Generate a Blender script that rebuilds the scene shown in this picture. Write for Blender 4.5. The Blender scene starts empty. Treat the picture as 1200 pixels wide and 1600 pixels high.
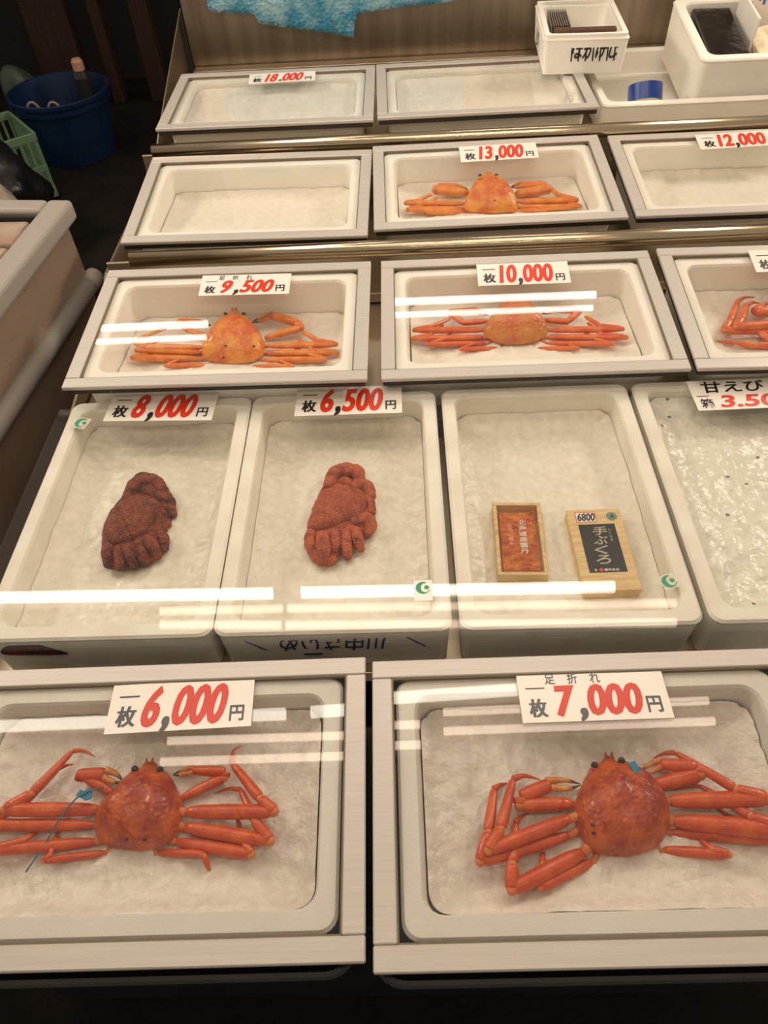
import bpy, bmesh, math, random
import numpy as np
from mathutils import Matrix, Vector, noise as mnoise

C = bpy.context.scene.collection
Z0 = 0.65                     # counter level above the market floor
PI = math.pi

# ------------------------------------------------------------------ camera, world, exposure
scn = bpy.context.scene
cam_d = bpy.data.cameras.new('camera')
cam = bpy.data.objects.new('camera', cam_d)
C.objects.link(cam)
scn.camera = cam
pt, yw, rl = math.radians(48.95233), math.radians(-2.76364), math.radians(-3.86308)
cf = Vector((math.sin(yw)*math.cos(pt), math.cos(yw)*math.cos(pt), -math.sin(pt)))
cr = cf.cross(Vector((0, 0, 1))).normalized()
cu = cr.cross(cf)
r2 = cr*math.cos(rl) + cu*math.sin(rl)
u2 = -cr*math.sin(rl) + cu*math.cos(rl)
m = Matrix((r2, u2, -cf)).transposed().to_4x4()
m.translation = (0, 0, 0.96138+Z0)
cam.matrix_world = m
cam_d.sensor_fit = 'VERTICAL'
cam_d.sensor_height = 36.0
cam_d.lens = 1154.458/1600*36
cam_d.clip_start = 0.01

vs = scn.view_settings
vs.view_transform = 'Standard'
vs.look = 'None'
vs.gamma = 1.0
vs.use_curve_mapping = False
vs.exposure = 0.27

w = bpy.data.worlds.new('market_night')
scn.world = w
w.use_nodes = True
w.node_tree.nodes['Background'].inputs[0].default_value = (1.0, 0.84, 0.66, 1)
w.node_tree.nodes['Background'].inputs[1].default_value = 0.30


# unseen fill lights added on both sides to brighten the back rows
for lx, ly, lz, en in ((2.5, 2.75, 1.75, 15.0), (-2.6, 2.35, 1.75, 13.0)):
    ld = bpy.data.lights.new('side_fill', 'AREA')
    ld.shape = 'RECTANGLE'; ld.size = 0.9; ld.size_y = 0.4
    ld.energy = en; ld.color = (1.0, 0.86, 0.70); ld.spread = math.radians(110)
    lo = bpy.data.objects.new('side_fill', ld)
    C.objects.link(lo)
    lo.location = (lx, ly, lz+Z0)
    lo.rotation_euler = (Vector((0.15, 2.05, Z0))-Vector(lo.location)).to_track_quat('-Z', 'Y').to_euler()

# ------------------------------------------------------------------ helpers
def link(o):
    C.objects.link(o); return o

def tag(o, label, cat, group=None, kind=None):
    if label: o['label'] = label
    if cat: o['category'] = cat
    if group: o['group'] = group
    if kind: o['kind'] = kind
    return o

def mobj(name, verts, faces, mats, parent=None, smooth=False, midx=None):
    me = bpy.data.meshes.new(name)
    me.from_pydata([tuple(v) for v in verts], [], faces)
    if not isinstance(mats, (list, tuple)): mats = [mats]
    for mt in mats: me.materials.append(mt)
    if midx is not None: me.polygons.foreach_set('material_index', midx)
    if smooth: me.polygons.foreach_set('use_smooth', [True]*len(me.polygons))
    me.update()
    o = link(bpy.data.objects.new(name, me))
    if parent: o.parent = parent
    return o

def thing(name, label, cat, M=None, group=None, kind=None):
    o = link(bpy.data.objects.new(name, None))
    o.empty_display_size = 0.05
    if M is not None: o.matrix_world = M
    return tag(o, label, cat, group, kind)

class MB:
    """collects shapes into one mesh"""
    def __init__(s): s.v = []; s.f = []; s.mi = []; s.sm = []
    def add(s, v, f, mi=0, sm=False):
        b = len(s.v); s.v += [tuple(p) for p in v]
        s.f += [tuple(i+b for i in q) for q in f]
        s.mi += [mi]*len(f); s.sm += [sm]*len(f)
        return s
    def box(s, x0, x1, y0, y1, z0, z1, bev=0.0, mi=0, M=None, seg=2):
        bm = bmesh.new()
        bmesh.ops.create_cube(bm, size=1)
        for v in bm.verts:
            v.co = Vector(((x0+x1)/2+v.co.x*(x1-x0), (y0+y1)/2+v.co.y*(y1-y0), (z0+z1)/2+v.co.z*(z1-z0)))
        if bev > 0:
            bmesh.ops.bevel(bm, geom=list(bm.edges), offset=bev, segments=seg, profile=0.5, affect='EDGES')
        bm.verts.index_update()
        vv = [(M @ v.co if M else v.co.copy()) for v in bm.verts]
        ff = [[v.index for v in f.verts] for f in bm.faces]
        bm.free()
        return s.add(vv, ff, mi)
    def loft(s, loops, cap0=True, cap1=True, mi=0, sm=False, close=True):
        n = len(loops[0]); v = [p for l in loops for p in l]; f = []
        for k in range(len(loops)-1):
            for i in range(n if close else n-1):
                j = (i+1) % n
                f.append((k*n+i, k*n+j, (k+1)*n+j, (k+1)*n+i))
        if cap0: f.append(tuple(range(n))[::-1])
        if cap1: f.append(tuple((len(loops)-1)*n+i for i in range(n)))
        return s.add(v, f, mi, sm)
    def tube(s, pts, rad, n=12, mi=0, flat=1.0, caps=True):
        pts = [Vector(p) for p in pts]
        if not hasattr(rad, '__len__'): rad = [rad]*len(pts)
        loops = []
        for i, p in enumerate(pts):
            t = (pts[min(i+1, len(pts)-1)]-pts[max(i-1, 0)])
            if t.length < 1e-9: t = Vector((0, 0, 1))
            t.normalize()
            a = t.cross(Vector((0, 0, 1)))
            if a.length < 1e-4: a = Vector((1, 0, 0))
            a.normalize(); b = a.cross(t)
            loops.append([p + a*math.cos(2*PI*k/n)*rad[i] + b*math.sin(2*PI*k/n)*rad[i]*flat for k in range(n)])
        return s.loft(loops, caps, caps, mi, True)
    def ball(s, c, r, mi=0, n=12, sz=None):
        c = Vector(c); sz = sz or (1, 1, 1); loops = []
        for k in range(1, n//2):
            a = PI*k/(n//2)
            loops.append([c+Vector((r*sz[0]*math.sin(a)*math.cos(2*PI*i/n), r*sz[1]*math.sin(a)*math.sin(2*PI*i/n), -r*sz[2]*math.cos(a))) for i in range(n)])
        return s.loft(loops, True, True, mi, True)
    def build(s, name, mats, parent=None):
        o = mobj(name, s.v, s.f, mats, parent, False, s.mi)
        o.data.polygons.foreach_set('use_smooth', s.sm)
        return o

def rr(w, d, r, n=5, cx=0, cy=0):
    """rounded rectangle, counter-clockwise"""
    o = []
    for qx, qy, a0 in ((1, -1, -PI/2), (1, 1, 0), (-1, 1, PI/2), (-1, -1, PI)):
        for k in range(n+1):
            a = a0+PI/2*k/n
            o.append((cx+qx*(w/2-r)+r*math.cos(a), cy+qy*(d/2-r)+r*math.sin(a)))
    return o

def z_(l, z): return [(p[0], p[1], z) for p in l]

def smooth_curve(pts, n, closed=True):
    """Catmull-Rom through pts, n samples evenly spaced"""
    P = [Vector(p) for p in pts]; N = len(P); out = []
    segs = N if closed else N-1
    for i in range(segs):
        g = (lambda k: P[k % N]) if closed else (lambda k: P[min(max(k, 0), N-1)])
        a, b, c, d = g(i-1), g(i), g(i+1), g(i+2)
        for k in range(12):
            t = k/12
            out.append(0.5*((2*b)+(c-a)*t+(2*a-5*b+4*c-d)*t*t+(3*b-a-3*c+d)*t**3))
    out.append(P[0].copy() if closed else P[-1].copy())
    L = [0]
    for i in range(1, len(out)): L.append(L[-1]+(out[i]-out[i-1]).length)
    res = []; j = 0
    for k in range(n):
        s = L[-1]*k/(n if closed else n-1)
        while j < len(L)-2 and L[j+1] < s: j += 1
        t = (s-L[j])/max(L[j+1]-L[j], 1e-9)
        res.append(out[j].lerp(out[j+1], min(max(t, 0), 1)))
    return res

# ------------------------------------------------------------------ materials
def srgb(r, g, b):
    f = lambda c: (c/255/12.92) if c/255 <= 0.04045 else ((c/255+0.055)/1.055)**2.4
    return (f(r), f(g), f(b), 1)

def mat(name, col, rough=0.5, metal=0.0, col2=None, nscale=8.0, bump=0.0, bscale=60.0, spec=0.5, coat=0.0, coat_rough=0.12, stretch=None, ramp=(0.35, 0.65), voro=False, bdist=0.002, emit=None, detail=4.0):
    M = bpy.data.materials.new(name); M.use_nodes = True
    nt = M.node_tree; P = nt.nodes['Principled BSDF']
    P.inputs['Base Color'].default_value = col
    P.inputs['Roughness'].default_value = rough
    P.inputs['Metallic'].default_value = metal
    P.inputs['Specular IOR Level'].default_value = spec
    P.inputs['Coat Weight'].default_value = coat
    P.inputs['Coat Roughness'].default_value = coat_rough
    tc = nt.nodes.new('ShaderNodeTexCoord')
    src = tc.outputs['Object']
    if stretch:
        mp = nt.nodes.new('ShaderNodeMapping'); mp.inputs['Scale'].default_value = stretch
        nt.links.new(src, mp.inputs['Vector']); src = mp.outputs['Vector']
    if col2:
        nz = nt.nodes.new('ShaderNodeTexNoise'); nz.inputs['Scale'].default_value = nscale; nz.inputs['Detail'].default_value = detail
        cr_ = nt.nodes.new('ShaderNodeValToRGB')
        cr_.color_ramp.elements[0].position = ramp[0]; cr_.color_ramp.elements[0].color = col
        cr_.color_ramp.elements[1].position = ramp[1]; cr_.color_ramp.elements[1].color = col2
        nt.links.new(src, nz.inputs['Vector']); nt.links.new(nz.outputs['Fac'], cr_.inputs['Fac'])
        nt.links.new(cr_.outputs['Color'], P.inputs['Base Color'])
    if bump:
        if voro:
            b = nt.nodes.new('ShaderNodeTexVoronoi'); b.inputs['Scale'].default_value = bscale; bo = b.outputs['Distance']
        else:
            b = nt.nodes.new('ShaderNodeTexNoise'); b.inputs['Scale'].default_value = bscale; b.inputs['Detail'].default_value = 3; bo = b.outputs['Fac']
        bp = nt.nodes.new('ShaderNodeBump'); bp.inputs['Strength'].default_value = bump; bp.inputs['Distance'].default_value = bdist
        nt.links.new(src, b.inputs['Vector']); nt.links.new(bo, bp.inputs['Height']); nt.links.new(bp.outputs['Normal'], P.inputs['Normal'])
    if emit:
        P.inputs['Emission Color'].default_value = emit[0]; P.inputs['Emission Strength'].default_value = emit[1]
    return M

def glass_mat(name, tint=(0.99, 0.99, 0.985, 1), f0=0.045, rough=0.0):
    """clear pane: straight transmission plus a Schlick mirror reflection on each face"""
    M = bpy.data.materials.new(name); M.use_nodes = True
    nt = M.node_tree; nt.nodes.clear()
    out = nt.nodes.new('ShaderNodeOutputMaterial'); mix = nt.nodes.new('ShaderNodeMixShader')
    tr = nt.nodes.new('ShaderNodeBsdfTransparent'); gl = nt.nodes.new('ShaderNodeBsdfGlossy')
    lw = nt.nodes.new('ShaderNodeLayerWeight'); pw = nt.nodes.new('ShaderNodeMath'); ma = nt.nodes.new('ShaderNodeMath')
    lw.inputs['Blend'].default_value = 0.5
    pw.operation = 'POWER'; pw.inputs[1].default_value = 5.0
    ma.operation = 'MULTIPLY_ADD'; ma.inputs[1].default_value = 1-f0; ma.inputs[2].default_value = f0
    tr.inputs['Color'].default_value = tint; gl.inputs['Roughness'].default_value = rough
    nt.links.new(lw.outputs['Facing'], pw.inputs[0]); nt.links.new(pw.outputs[0], ma.inputs[0])
    nt.links.new(ma.outputs[0], mix.inputs[0]); nt.links.new(tr.outputs[0], mix.inputs[1]); nt.links.new(gl.outputs[0], mix.inputs[2])
    nt.links.new(mix.outputs[0], out.inputs[0])
    return M

def lamp_mat(name, col, strength):
    M = bpy.data.materials.new(name); M.use_nodes = True
    nt = M.node_tree; nt.nodes.clear()
    out = nt.nodes.new('ShaderNodeOutputMaterial'); em = nt.nodes.new('ShaderNodeEmission')
    em.inputs[0].default_value = col; em.inputs[1].default_value = strength
    nt.links.new(em.outputs[0], out.inputs[0])
    return M

def tubercle(M, col, scale, lo=.05, hi=.45):
    """lighter grains over a shell's own colour"""
    nt = M.node_tree; P = nt.nodes['Principled BSDF']
    tc = nt.nodes.new('ShaderNodeTexCoord'); v = nt.nodes.new('ShaderNodeTexVoronoi'); v.inputs['Scale'].default_value = scale
    mr = nt.nodes.new('ShaderNodeMapRange'); mr.inputs['From Min'].default_value = lo; mr.inputs['From Max'].default_value = hi
    mr.inputs['To Min'].default_value = 1; mr.inputs['To Max'].default_value = 0
    mx = nt.nodes.new('ShaderNodeMix'); mx.data_type = 'RGBA'
    nt.links.new(tc.outputs['Object'], v.inputs['Vector']); nt.links.new(v.outputs['Distance'], mr.inputs['Value']); nt.links.new(mr.outputs['Result'], mx.inputs['Factor'])
    old = P.inputs['Base Color']
    nt.links.new(old.links[0].from_socket, mx.inputs['A'])
    mx.inputs['B'].default_value = col
    nt.links.new(mx.outputs['Result'], P.inputs['Base Color'])
    return M

def speckle(M, col, scale=300.0, thr=0.12):
    """small dark specks scattered over a material's own colour"""
    nt = M.node_tree; P = nt.nodes['Principled BSDF']
    tc = nt.nodes.new('ShaderNodeTexCoord'); v = nt.nodes.new('ShaderNodeTexVoronoi'); v.inputs['Scale'].default_value = scale
    lt = nt.nodes.new('ShaderNodeMath'); lt.operation = 'LESS_THAN'; lt.inputs[1].default_value = thr
    mx = nt.nodes.new('ShaderNodeMix'); mx.data_type = 'RGBA'
    nt.links.new(tc.outputs['Object'], v.inputs['Vector']); nt.links.new(v.outputs['Distance'], lt.inputs[0])
    nt.links.new(lt.outputs[0], mx.inputs['Factor'])
    old = P.inputs['Base Color']
    if old.is_linked: nt.links.new(old.links[0].from_socket, mx.inputs['A'])
    else: mx.inputs['A'].default_value = old.default_value
    mx.inputs['B'].default_value = col
    nt.links.new(mx.outputs['Result'], P.inputs['Base Color'])
    return M

MT = {}
MT['foam'] = mat('white_foam', srgb(246, 242, 233), 0.55, col2=srgb(240, 235, 224), nscale=9, bump=0.25, bscale=220, voro=True, bdist=0.0008, spec=0.3)
MT['old_foam'] = mat('worn_foam', srgb(244, 240, 230), 0.6, col2=srgb(235, 229, 215), nscale=14, bump=0.35, bscale=200, voro=True, bdist=0.001, spec=0.3)
MT['ice'] = mat('crushed_ice', srgb(233, 225, 214), 0.22, col2=srgb(219, 210, 198), nscale=80, bump=0.55, bscale=170, bdist=0.004, spec=0.6, ramp=(0.3, 0.7))
MT['dry_ice_bed'] = mat('pale_crushed_ice', srgb(240, 233, 221), 0.35, col2=srgb(230, 222, 208), nscale=60, bump=0.3, bscale=200, bdist=0.003, spec=0.4, ramp=(0.3, 0.7))
MT['alu'] = mat('anodised_aluminium', srgb(206, 199, 192), 0.45, metal=0.35, col2=srgb(198, 191, 183), nscale=6, stretch=(1, 60, 60), bump=0.05, bscale=30)
MT['steel'] = mat('brushed_steel', srgb(205, 191, 170), 0.36, metal=1.0, col2=srgb(196, 181, 158), nscale=3, bump=0.02, bscale=14)
MT['rail'] = mat('polished_steel_rail', srgb(214, 196, 166), 0.19, metal=1.0, col2=srgb(204, 186, 158), nscale=3)
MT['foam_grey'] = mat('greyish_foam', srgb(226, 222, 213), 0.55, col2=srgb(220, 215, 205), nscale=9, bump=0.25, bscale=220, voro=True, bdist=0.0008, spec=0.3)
MT['box_ice'] = mat('white_crushed_ice', srgb(238, 231, 217), 0.25, col2=srgb(224, 217, 201), nscale=70, bump=0.4, bscale=170, bdist=0.004, spec=0.6, ramp=(0.3, 0.7))
MT['panel_steel'] = mat('dull_steel_sheet', srgb(168, 154, 136), 0.42, metal=1.0, col2=srgb(146, 131, 113), nscale=3, stretch=(9, 1, .5), bump=0.03, bscale=6)
MT['under'] = mat('shaded_channel', srgb(46, 40, 34), 0.5)  # near-black puts the shade below the lit frame lip into the colour
MT['gasket'] = mat('brown_gasket', srgb(120, 104, 82), 0.6)
MT['glass'] = glass_mat('clear_glass')
MT['card'] = mat('laminated_card', srgb(240, 234, 224), 0.35, spec=0.5, coat=1.0, coat_rough=0.2)
MT['red_ink'] = mat('red_ink', srgb(214, 50, 12), 0.4, coat=0.45, coat_rough=0.2)
MT['black_ink'] = mat('black_ink', srgb(22, 20, 18), 0.35, coat=1.0, coat_rough=0.2)
MT['blue_ink'] = mat('blue_ink', srgb(40, 62, 100), 0.5)
MT['black_plastic'] = mat('black_plastic', srgb(34, 36, 38), 0.45, col2=srgb(26, 28, 30), nscale=10)
MT['dark_floor'] = mat('wet_dark_floor', srgb(30, 24, 18), 0.75, col2=srgb(16, 13, 10), nscale=6, bump=0.6, bscale=80, spec=0.2)
MT['crab_red'] = mat('red_crab_leg', srgb(194, 64, 8), 0.34, col2=srgb(214, 92, 20), nscale=44, bump=0.35, bscale=300, voro=True, bdist=0.0012, ramp=(0.38, 0.70), coat=0.35)
MT['crab_red_shell'] = tubercle(mat('red_crab_carapace', srgb(146, 36, 10), 0.42, col2=srgb(204, 92, 28), nscale=34, bump=0.6, bscale=150, voro=True, bdist=0.0025, ramp=(0.36, 0.66), coat=0.28, detail=6), srgb(216, 106, 40), 105, .02, .30)
MT['crab_orange'] = mat('orange_crab_leg', srgb(214, 104, 24), 0.36, col2=srgb(228, 142, 50), nscale=40, bump=0.3, bscale=280, voro=True, bdist=0.0012, coat=0.3)
MT['crab_orange_shell'] = tubercle(mat('orange_crab_carapace', srgb(204, 82, 14), 0.42, col2=srgb(226, 148, 46), nscale=30, bump=0.6, bscale=150, voro=True, bdist=0.0025, ramp=(.38, .62), coat=0.28, detail=6), srgb(232, 160, 70), 110, .02, .28)
MT['crab_mid'] = mat('reddish_crab_leg', srgb(208, 78, 26), 0.36, col2=srgb(224, 116, 48), nscale=40, bump=0.3, bscale=280, voro=True, bdist=0.0012, coat=0.3)
MT['crab_mid_shell'] = tubercle(mat('tan_orange_carapace', srgb(196, 88, 30), 0.42, col2=srgb(208, 136, 58), nscale=24, bump=0.6, bscale=150, voro=True, bdist=0.0025, coat=0.28, detail=6), srgb(220, 150, 84), 110, .02, .26)
MT['crab_pale'] = mat('pale_crab_joint', srgb(214, 132, 70), 0.4, col2=srgb(206, 106, 48), nscale=80)
MT['crab_claw'] = mat('yellowish_claw', srgb(216, 158, 80), 0.38, col2=srgb(196, 100, 44), nscale=60)
MT['crab_tip'] = mat('dark_claw_tip', srgb(96, 48, 28), 0.35)
MT['eye'] = mat('crab_eye', srgb(40, 22, 16), 0.15)
MT['hairy'] = tubercle(mat('brown_red_hairy_shell', srgb(104, 40, 28), 0.6, col2=srgb(158, 76, 42), nscale=60, bump=1.0, bscale=420, voro=True, bdist=0.003, ramp=(0.35, 0.65), detail=7), srgb(208, 134, 92), 230, .05, .36)
MT['hairy_pink'] = tubercle(mat('pinkish_hairy_shell', srgb(160, 66, 40), 0.55, col2=srgb(190, 96, 64), nscale=50, bump=0.9, bscale=420, voro=True, bdist=0.003, ramp=(0.35, 0.65), detail=7), srgb(222, 150, 116), 230, .05, .34)
MT['hairy_leg'] = tubercle(mat('brown_orange_crab_leg', srgb(150, 68, 32), 0.55, col2=srgb(74, 26, 24), nscale=55, bump=1.0, bscale=380, voro=True, bdist=0.003, ramp=(.42, .62), detail=6), srgb(198, 116, 70), 300, .05, .30)
MT['hairy_pink_leg'] = tubercle(mat('pink_orange_crab_leg', srgb(198, 100, 60), 0.5, col2=srgb(140, 54, 44), nscale=48, bump=0.9, bscale=380, voro=True, bdist=0.003, ramp=(.45, .66), detail=6), srgb(224, 152, 112), 300, .04, .26)
MT['blue_tag'] = mat('blue_plastic_tag', srgb(30, 128, 160), 0.3)
MT['string'] = mat('blue_grey_string', srgb(78, 112, 124), 0.6)
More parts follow.
